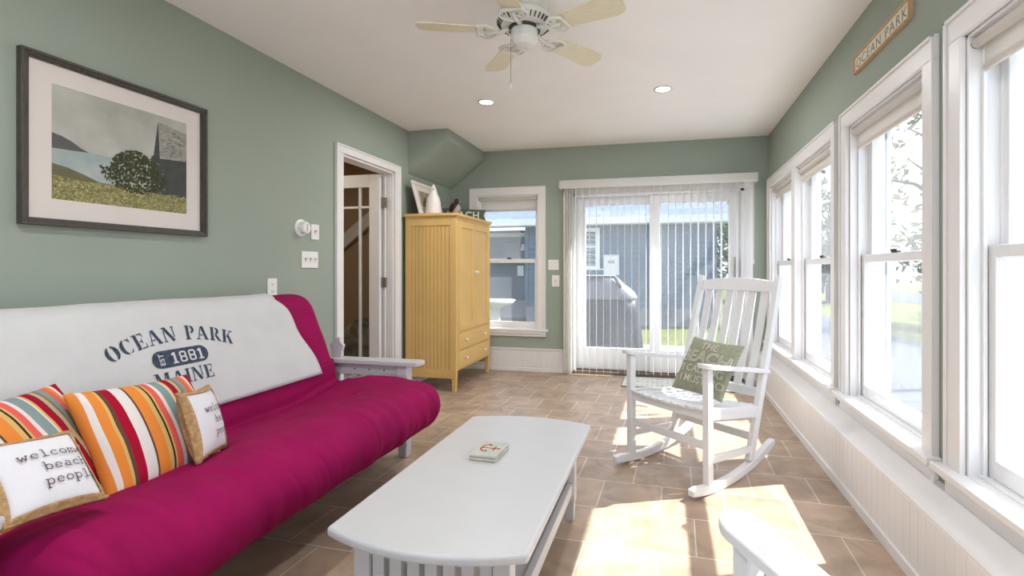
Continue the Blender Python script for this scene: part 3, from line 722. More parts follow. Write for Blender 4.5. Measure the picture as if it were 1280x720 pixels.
# trees
def tree(x, y, h, crown, cz, m, label, nl=2600, seed=1, leaf=.11, trunk=.12, group='trees in the yard'):
    r = random.Random(seed)
    root = empty('yard_tree', (x, y, GZ), label=label, cat='tree', group=group)
    mb = MB(); pts = [(0, 0, 0)]
    for k in range(1, 6): pts.append((r.uniform(-.1, .1)*k*.4, r.uniform(-.1, .1)*k*.4, cz*k/5))
    mb.tube(pts, trunk, 10, rs=[trunk*(1.25-.16*k) for k in range(6)])
    for k in range(9):
        a = r.uniform(0, 2*PI); e = r.uniform(.3, 1); st = Vector(pts[3+k % 3])
        en = st+Vector((math.cos(a)*crown[0]*.7, math.sin(a)*crown[1]*.7, crown[2]*e*.6)); md_ = (st+en)/2+Vector((0, 0, .15))
        mb.tube([st, md_, en], .03, 6, rs=[trunk*.4, trunk*.25, trunk*.1])
    mb.build('trunk', M['bark'], parent=root, smooth=True)
    vs = []; fs = []
    cl = []
    for k in range(46):
        while True:
            p = Vector((r.uniform(-1, 1), r.uniform(-1, 1), r.uniform(-1, 1)))
            if .35 < p.length < 1: break
        cl.append(Vector((p.x*crown[0], p.y*crown[1], cz+p.z*crown[2])))
    for i in range(nl):
        c = r.choice(cl); q = c+Vector((r.gauss(0, .2)*crown[0]*.7, r.gauss(0, .2)*crown[1]*.7, r.gauss(0, .2)*crown[2]*.7))
        u = Vector((r.uniform(-1, 1), r.uniform(-1, 1), r.uniform(-1, 1))).normalized(); w = u.orthogonal().normalized(); L = leaf*r.uniform(.6, 1.2)
        b0 = len(vs); nn = u.cross(w)*.12*L
        vs += [q-u*L, q-w*L*.45+nn, q+u*L, q+w*L*.45+nn]; fs += [(b0, b0+1, b0+2), (b0, b0+2, b0+3)]
    me = bpy.data.meshes.new('foliage'); me.from_pydata(vs, [], fs); me.materials.append(m); me.update()
    f = bpy.data.objects.new('foliage', me); COL.objects.link(f); f.parent = root
    return root
tree(3.05, 5.95, 4.6, (1.0, 1.0, .85), 3.75, M['leaf3'], 'slender tree close outside the paired window, its crown dappling the sunlight', 400, 3, .10, .06)
tree(6.2, 12.2, 6, (1.9, 1.9, 2.2), 3.4, M['leaf2'], 'broad yellow-green leafy tree outside, filling the upper panes beyond the sign', 3600, 5, .13, .16)
tree(12.2, 16.2, 7, (2.2, 2.2, 2.4), 3.8, M['leaf'], 'large green tree far across the lawn near the road', 3000, 8, .2, .2)
tree(2.5, 19.6, 5, (1.3, 1.3, 1.9), 2.6, M['leaf'], 'green tree just past the corner of the blue house', 3000, 11, .13, .12)
tree(6.4, 21.0, 6, (1.9, 1.6, 2.2), 2.6, M['leaf3'], 'dark green tree behind the lawn, seen through the paired window', 2600, 13, .2, .2)
tree(9.5, 8.2, 6, (1.6, 1.6, 1.6), 4.4, M['leaf2'], 'tall pale tree across the lawn, outside the window closest to the camera', 2400, 15, .15, .15)
# a low picket fence far beyond, and pale neighbour house across the road
nb = empty('white_cottage', (19, 26, GZ), label='pale cottage far across the road beyond the lawn', cat='house')
o = MB().box(-3, 3, -2.5, 2.5, 0, 2.8).build('wall', M['siding2'], parent=nb)
o = MB().prism([(-3.3, 2.75), (0, 4.9), (3.3, 2.75)], lambda p: (p[0], -2.8, p[1]), lambda p: (p[0], 2.8, p[1])).build('roof', M['shingle'], parent=nb)
for xx in (-1.7, 0, 1.7): MB().box(xx-.4, xx+.4, -2.54, -2.49, 1, 2.1).build('window', M['extwhite'], parent=nb)

# ------------------------------------------------------------------ futon sofa
fu = empty('futon_sofa', (-1.8, 1.69, 0), label='magenta futon sofa on a white mission-style wooden frame', cat='sofa')
def fput(mb, name, m, **k): o = mb.build(name, m, **k); o.parent = fu; o.location = -Vector(fu.location); return o
for yc, sg in ((2.625, 1), (.722, -1)):
    y0, y1 = yc-.03, yc+.03
    arm = MB()   # top board, bowed at the front
    pts = [(-2.27, yc-.045), (-1.46, yc-.055), (-1.42, yc-.05), (-1.408, yc-.03), (-1.408, yc+.03), (-1.42, yc+.05), (-1.46, yc+.055), (-2.27, yc+.045)]
    arm.prism(pts, lambda p: (p[0], p[1], .545), lambda p: (p[0], p[1], .572))
    fput(arm, 'armrest', M['white'], bevel=.006)
    for xx in (-1.525, -2.22):
        mb = MB().box(xx-.032, xx+.032, y0-.002, y1+.002, .135, .545)
        mb.prism([(xx-.032, .12), (xx+.032, .12), (xx+.026, 0), (xx-.026, 0)], lambda p: (p[0], y0+.003, p[1]), lambda p: (p[0], y1-.003, p[1]))
        mb.box(xx-.028, xx+.028, y0+.002, y1-.002, .115, .14)
        fput(mb, 'leg', M['white'], bevel=.004)
    fput(MB().box(-2.19, -1.557, y0+.012, y1-.012, .475, .545), 'arm_rail', M['white'], bevel=.003)
    fput(MB().box(-2.19, -1.557, y0+.012, y1-.012, .16, .22), 'arm_rail', M['white'], bevel=.003)
    for k in range(8):
        xx = -2.13+k*.075
        fput(MB().box(xx-.016, xx+.016, yc-.008, yc+.008, .22, .475), 'arm_slat', M['white'], bevel=.002)
    for k in range(5):
        xx = -2.05+k*.1; fput(MB().lathe([(.0045, 0), (.0045, -.002), (.001, -.0025)], (xx, y0+.012, .51), 10, axis='y'), 'bolt', M['slotdark'])
# seat and back deck
mb = MB().box(-1.52, -1.46, .755, 2.59, .15, .215).box(-2.12, -2.06, .755, 2.59, .15, .215)
for k in range(9): mb.box(-2.1, -1.48, .86+k*.205, .92+k*.205, .192, .213)
fput(mb, 'seat_deck', M['white'], bevel=.003)
mb = MB().bar((-2.355, .80, .80), (-2.355, 2.59, .80), .03, .06).bar((-2.23, .8, .31), (-2.23, 2.59, .31), .03, .06)
for k in range(9): mb.bar((-2.23, .9+k*.2, .3), (-2.355, .9+k*.2, .82), .05, .014, up=(1, 0, 0))
fput(mb, 'back_deck', M['white'], bevel=.003)
# finial of the frame's back post, beside the door
# mattress: folded profile swept along the sofa
PROF = [(-1.40, .215), (-1.30, .235), (-1.245, .30), (-1.235, .375), (-1.27, .445), (-1.35, .482), (-1.46, .490), (-1.58, .474), (-1.70, .446), (-1.82, .418), (-1.90, .402),
        (-1.915, .455), (-1.945, .57), (-1.995, .70), (-2.04, .81), (-2.085, .905), (-2.145, .955), (-2.22, .962), (-2.29, .93), (-2.325, .87), (-2.32, .78), (-2.28, .62), (-2.22, .44), (-2.17, .32), (-2.08, .235), (-1.9, .215), (-1.65, .21)]
prof = catmull(PROF, 7); NP = len(prof)
def pnorm(i):
    a = prof[(i-1) % NP]; b = prof[(i+1) % NP]; dx, dz = b[0]-a[0], b[1]-a[1]; L = math.hypot(dx, dz) or 1
    return (-dz/L, dx/L)      # outward for this winding (checked below)
area = sum(prof[i][0]*prof[(i+1) % NP][1]-prof[(i+1) % NP][0]*prof[i][1] for i in range(NP))
sgn = -1 if area > 0 else 1
Y0, Y1, NY = .80, 2.565, 230
vs = []; fs = []
for j in range(NY+1):
    t = j/NY; y = Y0+(Y1-Y0)*t
    e = min(y-Y0, Y1-y); rr = .075
    inset = rr*(1-math.sqrt(max(0, 1-(1-min(1, e/rr))**2))) if e < rr else 0
    for i, (x, z) in enumerate(prof):
        nx, nz = pnorm(i); nx *= sgn; nz *= sgn
        p = Vector((x, y, z))
        d = .012*noise.noise(p*3.2)+.006*noise.noise(p*9)
        fr = max(0, 1-abs(x+1.27)/.22) if z > .25 else 0       # gathers on the front roll
        d += fr*(.013*noise.noise(Vector((y*13+2.5*z, z*2.5, 4)))-.015*max(0, noise.noise(Vector((y*2.3, z*3, 31)))+.3)*(max(0, 1-abs(noise.noise(Vector((y*14+5*z+.8*x, z*2.6+y*.7, 9))))*5)))
        top = 1 if (-1.9 < x < -1.3 and z > .42) else 0
        if top:
            d += .012*math.sin((x+1.3)/.6*PI)
            d -= .016*math.exp(-((x+1.52+.04*noise.noise(Vector((y*4, 0, 0))))/.022)**2)*max(0, .4+noise.noise(Vector((y*2.2, 7, 0))))
            for ty in (1.05, 1.45, 1.85, 2.25): d -= .02*math.exp(-(((y-ty)/.05)**2+((x+1.62)/.05)**2))
        if -2.1 < x < -1.93 and z > .5:
            for ty in (1.2, 1.75, 2.36): d -= .022*math.exp(-(((y-ty)/.05)**2+((z-.69)/.05)**2))
        if x < -2.27: d = min(d, .004)
        d -= inset
        if z > .39 and x > -1.99 and x < -1.40:      # the seat rides higher at the far arm
            z += .07*max(0, min(1, (y-2.15)/.4))*min(1, (-1.40-x)/.3)*(1 if x > -1.93 else max(0, 1-(z-.4)/.2))
        vs.append((x+nx*d, y, z+nz*d))
for j in range(NY):
    for i in range(NP):
        fs.append((j*NP+i, j*NP+(i+1) % NP, (j+1)*NP+(i+1) % NP, (j+1)*NP+i))
fs += [tuple(range(NP))[::-1], tuple(NY*NP+i for i in range(NP))]
mt_ = fput(MB().add(vs, fs), 'mattress', M['magenta'], smooth=True)
def back_face(z):          # front of the backrest at height z
    best = None
    for (x0, z0), (x1, z1) in zip(prof, prof[1:]):
        if -2.14 < x0 < -1.9 and z0 <= z <= z1 and z1 > z0: best = x0+(x1-x0)*(z-z0)/(z1-z0)
    return best if best is not None else -2.12
for ty in (2.36,): fput(MB().lathe([(.001, -.004), (.006, -.004), (.006, .004), (.001, .006)], (back_face(.69)-.012, ty, .69), 10, axis='x'), 'tuft_button', M['canvas'])

# scalloped backrest stops standing on the rear of each armrest
for yc in (2.645, .70):
    mb = MB().prism([(-2.035, .571), (-1.965, .571), (-1.962, .61), (-1.95, .645), (-1.972, .668), (-1.98, .693), (-2.012, .693), (-2.022, .668), (-2.046, .645), (-2.035, .61)], lambda p: (p[0], yc-.011, p[1]), lambda p: (p[0], yc+.011, p[1]))
    fput(mb, 'backrest_stop', M['white'], bevel=.003)

# ---- throw over the backrest
bl = empty('throw_blanket', (-2.1, 1.6, .95), label='white fleece throw printed OCEAN PARK MAINE draped over the magenta backrest', cat='blanket')
i0 = min(range(NP), key=lambda i: abs(prof[i][0]+1.93)+abs(prof[i][1]-.515))
chain = [prof[(i0+k) % NP] for k in range(72)]
vs = []; fs = []; NB = 80; NC = len(chain)
for j in range(NB+1):
    t = j/NB
    for i, (x, z) in enumerate(chain):  # front bottom edge, over the top, down behind
        nx, nz = pnorm((i0+i) % NP); nx *= sgn; nz *= sgn
        front = i/(NC-1)
        yr = 2.40-.13*min(1, front*2.6)+.012*math.sin(i*.36)
        if i > 28: yr = 2.27
        y = .80+(yr-.80)*t
        d = .012+.004*noise.noise(Vector((x*6, y*5, z*6)))+.003*noise.noise(Vector((x*16, y*9, z*16)))
        if x < -2.27: d = .012
        vs.append((x+nx*d, y, z+nz*d))
for j in range(NB):
    for i in range(NC-1): fs.append((j*NC+i, j*NC+i+1, (j+1)*NC+i+1, (j+1)*NC+i))
def bput(o): o.parent = bl; o.location = -Vector(bl.location); return o
cl = MB().add(vs, fs).build('cloth', M['throw'], smooth=True); bput(cl); solid(cl, .010)
from mathutils.bvhtree import BVHTree
def bvh_of(vs, fs): return BVHTree.FromPolygons([Vector(v) for v in vs], fs)
bt = bvh_of(vs, fs)
def on_throw(y, z):
    h_ = bt.ray_cast(Vector((-1.2, y, z)), Vector((-1, 0, 0)))
    x = h_[0].x if h_[0] else back_face(z)+.02
    return (x+.0075, y, z)
shapes = []
RAD = .66; YC = 1.638; ZT = .815
full, wfull = stroke_word('OCEAN PARK', STENCIL, .0585, .10)
for shp, cx in full:
    th = cx/RAD
    for v2, f2 in shp:
        nv = []
        for (x, y) in v2:
            lx_ = x-cx; rr = RAD+y
            nv.append((YC+math.sin(th)*rr+math.cos(th)*lx_, ZT-RAD+math.cos(th)*rr-math.sin(th)*lx_))
        shapes.append((nv, f2))
for shp, cx in stroke_word('MAINE', STENCIL, .055, .10)[0]:
    for v2, f2 in shp: shapes.append(([(x+1.637, y+.643) for x, y in v2], f2))
bput(conform(shapes, on_throw, 'lettering', M['navy'], None))
# pill emblem with knocked-out date
pill = [(1.555-.0+.034*math.cos(math.radians(a)), .749+.034*math.sin(math.radians(a))) for a in range(90, 271, 15)]+[(1.727+.034*math.cos(math.radians(a)), .749+.034*math.sin(math.radians(a))) for a in range(-90, 91, 15)]
N_ = len(pill)//2
pv = []; pf = []
for k in range(N_): pv += [pill[k], pill[len(pill)-1-k]]
pf = [(2*k, 2*k+1, 2*k+3, 2*k+2) for k in range(N_-1)]
bput(conform([(pv, pf)], on_throw, 'emblem', M['navy'], None))
def on_throw2(y, z): p = on_throw(y, z); return (p[0]+.002, y, z)
DATE = {'1': ([[(.32, 0, .22), (.32, 1, .22)], [(.08, .80, .16), (.32, .93, .16)], [(.06, .06, .13), (.58, .06, .13)]], .6),
        '8': ([[(.2, .5, .17), (.11, .6, .17), (.11, .86, .17), (.22, .93, .15), (.52, .93, .15), (.63, .86, .17), (.63, .6, .17), (.54, .5, .17)], [(.2, .5, .15), (.54, .5, .15)],
               [(.2, .5, .17), (.11, .4, .17), (.11, .14, .17), (.22, .07, .15), (.52, .07, .15), (.63, .14, .17), (.63, .4, .17), (.54, .5, .17)]], .74)}
sh = []
for shp, cx in stroke_word('1881', DATE, .044, .16)[0]:
    for v2, f2 in shp: sh.append(([(x+1.667, y+.727) for x, y in v2], f2))
v2, f2 = font_mesh('EST', .027, .0006, 1.15)
sh.append(([(-y+1.5665, x+.749) for x, y in v2], f2))
bput(conform(sh, on_throw2, 'date_lettering', M['throw'], None))

# ------------------------------------------------------------------ pillows
def pillow_pt(u, v, w, h, t, side, pinch=.07, flat=.42):
    x = w/2*u*(1-pinch*(1-v*v)); y = h/2*v*(1-pinch*(1-u*u))
    z = side*t/2*(max(0, (1-u*u))*max(0, (1-v*v)))**flat
    return x, y, z
def pillow_mesh(w, h, t, n=28, pinch=.07, wob=.004, seed=0, back=1.0):
    vs = []; fs = []
    for side in (1, -1):
        o = len(vs)
        for j in range(n+1):
            for i in range(n+1):
                u = math.sin(PI/2*(2*i/n-1)); v = math.sin(PI/2*(2*j/n-1))
                x, y, z = pillow_pt(u, v, w, h, t*(1 if side > 0 else back), side, pinch)
                e = (1-u*u)*(1-v*v)
                z += wob*noise.noise(Vector((x*14+seed, y*14, side)))*min(1, e*6)
                vs.append((x, y, z))
        for j in range(n):
            for i in range(n): fs.append((o+j*(n+1)+i, o+j*(n+1)+i+1, o+(j+1)*(n+1)+i+1, o+(j+1)*(n+1)+i))
    return vs, fs
def basis(P, az, tilt, roll=0):
    a = math.radians(az); t = math.radians(tilt)
    nrm = Vector((math.cos(a)*math.cos(t), math.sin(a)*math.cos(t), math.sin(t)))
    r_ = Vector((-math.sin(a), math.cos(a), 0)); up = nrm.cross(r_)
    Mx = Matrix((r_, up, nrm)).transposed().to_4x4() @ Matrix.Rotation(math.radians(roll), 4, 'Z')
    return Matrix.Translation(Vector(P)) @ Mx
def weld(o):
    md = o.modifiers.new('weld', 'WELD'); md.merge_threshold = .0008
def pillow(name, w, h, t, m, P, az, tilt, roll, label, cat, group=None, seed=0, pinch=.07):
    vs, fs = pillow_mesh(w, h, t, seed=seed, pinch=pinch)
    o = MB().add(vs, fs).build(name, m, smooth=True)
    o.matrix_world = basis(P, az, tilt, roll); weld(o)
    return tag(o, label, cat, group)
pillow('striped_pillow', .405, .375, .14, M['stripe'], (-1.70, 1.30, .565), 4, 33, -4, 'square multicolour striped pillow between the two burlap-edged pillows on the futon', 'pillow', 'striped pillows on the futon', 1)
pillow('striped_pillow', .40, .40, .13, M['stripe'], (-1.765, 1.0, .58), 12, 36, 2, 'multicolour striped pillow mostly hidden behind the large burlap-edged pillow by the photo edge', 'pillow', 'striped pillows on the futon', 5)

def burlap_pillow(w, h, t, P, az, tilt, roll, label, seed):
    o = pillow('burlap_edged_pillow', w, h, t, M['canvas'], P, az, tilt, roll, label, 'pillow', 'welcome beach people pillows', seed)
    # burlap flange and border round the edge
    vs = []; fs = []; n = 64; rows = []
    def edge(k, s, side):
        a = k/n*4; q = int(a) % 4; f = a-int(a); e = 2*f-1
        u, v = [(e, -1), (1, e), (-e, 1), (-1, -e)][q]
        return pillow_pt(u*s, v*s, w, h, t, side, .07) if s <= 1 else tuple(c*(s if i < 2 else 1) for i, c in enumerate(pillow_pt(u, v, w, h, t, side, .07)))
    lv = [(.92, 1), (.94, 1), (.96, 1), (.985, 1), (1.0, 1), (1.045, 1), (1.045, -1), (1.0, -1), (.95, -1), (.88, -1)]
    for s_, side in lv:
        for k in range(n):
            x, y, z = edge(k, s_, side)
            g = .003*math.sin(k*2.1)+.004*noise.noise(Vector((k*.7, s_*9, seed)))
            z += side*.004 + (g if s_ > .99 else 0)
            if s_ > 1.0: z += side*.002
            vs.append((x*(1+g*.5), y*(1+g*.5), z))
    for r_ in range(len(lv)-1):
        for k in range(n): fs.append((r_*n+k, r_*n+(k+1) % n, (r_+1)*n+(k+1) % n, (r_+1)*n+k))
    b = MB().add(vs, fs).build('burlap_trim', M['burlap'], parent=o, smooth=True); solid(b, .003)
    shapes = []; size = h*.115
    for word, ox, oy in (('welcome', .05, .12), ('beach', .085, -.06), ('people', .09, -.24)):
        L, wd_ = stroke_word(word, TYPE, size, .10)
        for shp, cx in L:
            for v2, f2 in shp: shapes.append(([(x+ox*w*2, y+oy*h) for x, y in v2], f2))
    def on_p(x, y):
        u, v = x/(w/2), y/(h/2)
        for _ in range(4):
            px, py, _z = pillow_pt(u, v, w, h, t, 1, .07); u += (x-px)/(w/2); v += (y-py)/(h/2)
        u = max(-.99, min(.99, u)); v = max(-.99, min(.99, v))
        px, py, pz = pillow_pt(u, v, w, h, t, 1, .07); return (px, py, pz+.0045)
    conform(shapes, on_p, 'lettering', M['type'], o)
    return o
burlap_pillow(.20, .21, .08, (-1.49, .870, .612), 8, 43, -9, 'white welcome beach people pillow with burlap edge, in front of the hidden striped pillow', 2)
burlap_pillow(.225, .235, .085, (-1.60, 1.395, .575), 30, 16, -7, 'white welcome beach people pillow with burlap edge, beyond the striped pillows', 9)

# ------------------------------------------------------------------ coffee table
ct = empty('coffee_table', (-.62, 1.67, 0), label='white mission-style coffee table with bowed ends and a low shelf', cat='table')
def cput(mb, name, m=None, **k): o = mb.build(name, m or M['white'], **k); o.parent = ct; return o
TW, TL, TZ = .288, .515, .41
poly = []
for k in range(13):
    t = k/12*2-1; poly.append((t*TW, -TL-.062*(1-t*t)))
for k in range(13):
    t = 1-k/12*2; poly.append((t*TW, TL+.062*(1-t*t)))
mb = MB().prism(poly, lambda p: (p[0], p[1], TZ-.028), lambda p: (p[0], p[1], TZ)); cput(mb, 'tabletop', bevel=.010, seg=4, smooth=False)
LX, LY = .205, .455
for sx in (-1, 1):
    for sy in (-1, 1):
        x, y = sx*LX, sy*LY
        mb = MB().box(x-.024, x+.024, y-.024, y+.024, .085, TZ-.028)
        mb.prism([(x-.02, .072), (x+.02, .072), (x+.018, 0), (x-.018, 0)], lambda p: (p[0], y-.019, p[1]), lambda p: (p[0], y+.019, p[1])).box(x-.021, x+.021, y-.021, y+.021, .07, .088)
        cput(mb, 'leg', bevel=.003)
for sy in (-1, 1):
    y = sy*LY
    cput(MB().box(-LX+.024, LX-.024, y-.012, y+.012, .13, .17), 'end_rail', bevel=.002)
    cput(MB().box(-LX+.024, LX-.024, y-.012, y+.012, TZ-.05, TZ-.028), 'end_rail', bevel=.002)
    for k in range(7):
        x = -.159+k*.053
        cput(MB().box(x-.018, x+.018, y-.014, y+.014, .17, TZ-.05), 'end_slat', bevel=.002)
for sx in (-1, 1):
    cput(MB().box(sx*LX-.012, sx*LX+.012, -LY+.024, LY-.024, .12, .17), 'side_rail', bevel=.002)
    cput(MB().box(sx*LX-.010, sx*LX+.010, -LY+.024, LY-.024, TZ-.06, TZ-.028), 'side_rail', bevel=.002)
cput(MB().box(-LX+.012, LX-.012, -LY+.012, LY-.012, .148, .162), 'shelf', bevel=.002)
# coasters
for k, (dx, rz, lab) in enumerate(((0, -.05, 'square stone coaster under the anchor coaster on the white coffee table'), (.001, -.03, 'square stone coaster with a red anchor, on top of its pair on the coffee table'))):
    z = TZ+k*.0125
    c = empty('coaster', (-.655+dx, 1.745, z), rz, label=lab, cat='coaster', group='coasters on the coffee table')
    MB().box(-.052, .052, -.072, .072, .0025, .0122).build('stone', M['coaster'], parent=c, bevel=.0015)
    MB().box(-.051, .051, -.071, .071, 0, .0026).build('cork_backing', M['coaster_edge'], parent=c)
    if k:
        sh = [ribbon([(-.028, 0, .007), (.030, 0, .006)], .01), ribbon([(.020, -.02, .006), (.020, .02, .006)], .01), ribbon(arc(-.008, 0, .024, .034, 100, 260, .006, 12), .01), ribbon(arc(.036, 0, .006, .006, 0, 360, .003, 10), .01),
              ribbon([(-.016, .037, .002), (-.002, .026, .014)], .01), ribbon([(-.016, -.037, .002), (-.002, -.026, .014)], .01)]
        solid(conform(sh, lambda x, y: (x, y, .0126), 'anchor', M['red'], c), .0006)

# ------------------------------------------------------------------ rocking chairs
def rocking_chair(label, loc, rz):
    root = empty('rocking_chair', loc, rz, label=label, cat='chair', group='white slatted rocking chairs')
    P = lambda mb, name, **k: mb.build(name, M['chair'], parent=root, **k)
    LT = .262
    rock = lambda y: (y+.03)**2/2.2
    by = lambda z: -.30-.313*(z-.07)       # back post line
    for sx in (-1, 1):
        x = sx*LT
        ys = [.20-.74*k/18 for k in range(19)]
        poly = [(y, rock(y)) for y in ys]
        top = [(y, rock(y)+.045-(.012 if i in (0, 18) else 0)) for i, y in enumerate(ys)][::-1]
        P(MB().prism(poly+top, lambda p: (x-.018, p[0], p[1]), lambda p: (x+.018, p[0], p[1])), 'rocker', bevel=.006)
        P(MB().bar((x, .062, .04), (x, .066, .622), .036, .042, up=(0, 1, 0)), 'front_leg', bevel=.004)
        P(MB().bar((x, by(.08), .08), (x, by(1.075), 1.075), .034, .045, up=(0, 1, 0)), 'back_post', bevel=.005)
        xi = sx*(LT-.0)
        arm = [(.05*math.cos(math.radians(a))*.9, .075+.045*math.sin(math.radians(a))) for a in range(0, 181, 20)]
        arm = [(p[0]+xi, p[1]) for p in arm]+[(xi-.034, -.25), (xi-.03, -.47), (xi+.03, -.47), (xi+.034, -.25)]
        zz = lambda y: .632+(y-.06)*.165
        P(MB().prism(arm, lambda p: (p[0], p[1], zz(p[1])-.011), lambda p: (p[0], p[1], zz(p[1])+.011)), 'armrest', bevel=.004, seg=3)
        P(MB().bar((x, .06, .395), (x, by(.33), .335), .024, .06), 'seat_rail', bevel=.003)
        P(MB().bar((x, .06, .165), (x, by(.15), .14), .02, .035), 'stretcher', bevel=.003)
    P(MB().bar((-LT, .064, .235), (LT, .064, .235), .018, .04), 'stretcher', bevel=.003)
    P(MB().bar((-LT, by(.2), .2), (LT, by(.2), .2), .018, .04), 'stretcher', bevel=.003)
    P(MB().bar((-LT, .066, .39), (LT, .066, .39), .022, .055), 'seat_front_rail', bevel=.003)
    P(MB().bar((-LT, by(.34), .33), (LT, by(.34), .33), .022, .05), 'seat_back_rail', bevel=.003)
    for k in range(10):           # seat slats run front to back, dished
        x = -.225+k*.05
        dz = .012*(abs(x)/.225)**2
        pts = [(.10-.5*t, .428-.075*t-.022*math.sin(PI*t)+dz) for t in [i/10 for i in range(11)]]
        pts[0] = (pts[0][0], pts[0][1]-.012)
        poly = pts+[(a, b-.013) for a, b in pts[::-1]]
        P(MB().prism(poly, lambda p: (x-.0205, p[0], p[1]), lambda p: (x+.0205, p[0], p[1])), 'seat_slat', bevel=.003)
    # top rail (arched) and lower back rail
    n = 14
    topp = [(-LT+.015+(2*LT-.03)*k/n, 1.045+.022*math.sin(PI*k/n)) for k in range(n+1)]
    bot = [(p[0], 0.985) for p in topp[::-1]]
    P(MB().prism(topp+bot, lambda p: (p[0], by(p[1])-.012, p[1]), lambda p: (p[0], by(p[1])+.012, p[1])), 'top_rail', bevel=.004)
    P(MB().bar((-LT+.015, by(.43), .43), (LT-.015, by(.43), .43), .024, .05), 'lower_back_rail', bevel=.003)
    for k in range(6):
        x = -.19+k*.076
        pts = [(by(z)-.010*math.sin(PI*(z-.44)/.55), z) for z in [.44+.55*i/8 for i in range(9)]]
        poly = [(a-.006, b) for a, b in pts]+[(a+.006, b) for a, b in pts[::-1]]
        P(MB().prism(poly, lambda p: (x-.023, p[0], p[1]), lambda p: (x+.023, p[0], p[1])), 'back_slat', bevel=.002)
    return root
RA = -2.27277522
rc = rocking_chair('white slatted rocking chair with a green pillow, facing the coffee table', (.046, 2.733, .0), RA-PI/2)
FA = math.atan2(.80, -.60)
fx, fy = math.cos(FA), math.sin(FA); rx, ry = fy, -fx
tipx, tipy = .118, .985
dup(rc, (tipx-rx*.262-fx*.115, tipy-ry*.262-fy*.115, 0), FA-PI/2, 'white rocking chair of which only one rounded sunlit arm shows at the photo edge')

# green lettered pillow on the chair
gp = pillow('green_knit_pillow', .335, .335, .11, [M['green_knit']], (.225, 2.815, .572), -130, 34, -3, 'sage knit pillow reading THE BEACH IS CALLING on the rocking chair seat', 'pillow', None, 4)
def on_g(x, y):
    w = h = .335; t = .11; u, v = x/(w/2), y/(h/2)
    for _ in range(4):
        px, py, _z = pillow_pt(u, v, w, h, t, 1, .07); u += (x-px)/(w/2); v += (y-py)/(h/2)
    u = max(-.985, min(.985, u)); v = max(-.985, min(.985, v))
    px, py, pz = pillow_pt(u, v, w, h, t, 1, .07); return (px, py, pz+.0055)
sh = []
def outline_word(txt, size, cx, cy, w, sp=1.0):
    """outlined capitals: contour of the glyphs drawn as a thin ribbon"""
    v2, f2 = font_mesh(txt, size, .0, sp)
    cnt = {}
    for q in f2:
        for a, b in zip(q, q[1:]+q[:1]): cnt.setdefault((min(a, b), max(a, b)), []).append((a, b))
    for e, l in cnt.items():
        if len(l) == 1:
            a, b = v2[e[0]], v2[e[1]]
            sh.append(ribbon([(a[0]+cx, a[1]+cy, w), (b[0]+cx, b[1]+cy, w)], .02))
def solid_word(txt, size, cx, cy, off=0., sp=1.):
    v2, f2 = font_mesh(txt, size, off, sp); sh.append(([(x+cx, y+cy) for x, y in v2], f2))
solid_word('THE', .062, .0, .082, .0008, 1.0)
outline_word('BEACH', .098, 0, .0, .0055, 1.0)
solid_word('IS CALLING', .056, .0, -.060, .0006, 1.0)
solid_word('& I MUST GO', .056, .0, -.118, .0006, 1.0)
conform(sh, on_g, 'lettering', M['knit_letter'], gp)
vs, fs = pillow_mesh(.325, .325, .112, n=24, wob=0)
half = len(vs)//2; bv = [(x*1.0, y*1.0, z-.004) for x, y, z in vs[half:]]; bf = [tuple(i-half for i in q) for q in fs[len(fs)//2:]]
MB().add(bv, bf).build('back_cover', M['knit_back'], parent=gp, smooth=True)

# ------------------------------------------------------------------ armoire
AX0, AX1, AY0, AY1, AZ = -2.365, -1.855, 4.085, 4.955, 1.632
ar = empty('armoire', ((AX0+AX1)/2, (AY0+AY1)/2, 0), label='tall yellow two-door armoire with drawers and white knobs', cat='armoire')
def aput(mb, name, m=None, parent=None, **k):
    o = mb.build(name, m or M['yellow'], **k)
    if parent: o.parent = parent
    else: o.parent = ar; o.location = -Vector(ar.location)
    return o
mb = MB().box(AX0+.01, AX1-.03, AY0+.016, AY1-.016, .19, 1.60)
aput(mb, 'body')
aput(MB().box(AX0-.01, AX1+.018, AY0-.018, AY1+.018, 1.606, AZ).box(AX0, AX1+.008, AY0-.006, AY1+.006, 1.594, 1.608), 'top', bevel=.005)
for y0, sy in ((AY0, 1), (AY1-.02, -1)):     # beadboard sides
    mb = MB()
    mb.box(AX0, AX0+.06, y0, y0+.02, .12, 1.6).box(AX1-.06, AX1-.03, y0, y0+.02, .12, 1.6).box(AX0+.06, AX1-.06, y0, y0+.02, 1.52, 1.6).box(AX0+.06, AX1-.06, y0, y0+.02, .12, .20)
    k = 0; x = AX0+.063
    while x < AX1-.07:
        yy = y0+.006 if sy > 0 else y0+.004
        mb.box(x, min(x+.034, AX1-.06), yy, yy+.01, .2, 1.52); x += .0375
    aput(mb, 'side_panel', bevel=.002)
for (x, y) in ((AX1-.025, AY0+.024), (AX1-.025, AY1-.024), (AX0+.025, AY0+.024), (AX0+.025, AY1-.024)):
    mb = MB().prism([(-.025, .2), (.025, .2), (.016, 0), (-.016, 0)], lambda p: (x+p[0], y-.018, p[1]), lambda p: (x+p[0], y+.018, p[1]))
    aput(mb, 'leg', bevel=.003)
mb = MB().box(AX1-.031, AX1, AY0-.001, AY0+.05, .19, 1.6).box(AX1-.031, AX1, AY1-.05, AY1+.001, .19, 1.6).box(AX1-.03, AX1, AY0+.05, AY1-.05, 1.57, 1.6).box(AX1-.03, AX1, AY0+.05, AY1-.05, .19, .205).box(AX1-.03, AX1, AY0+.05, AY1-.05, .53, .545).box(AX1-.03, AX1, AY0+.05, AY1-.05, .363, .375)
aput(mb, 'face_frame', bevel=.002)
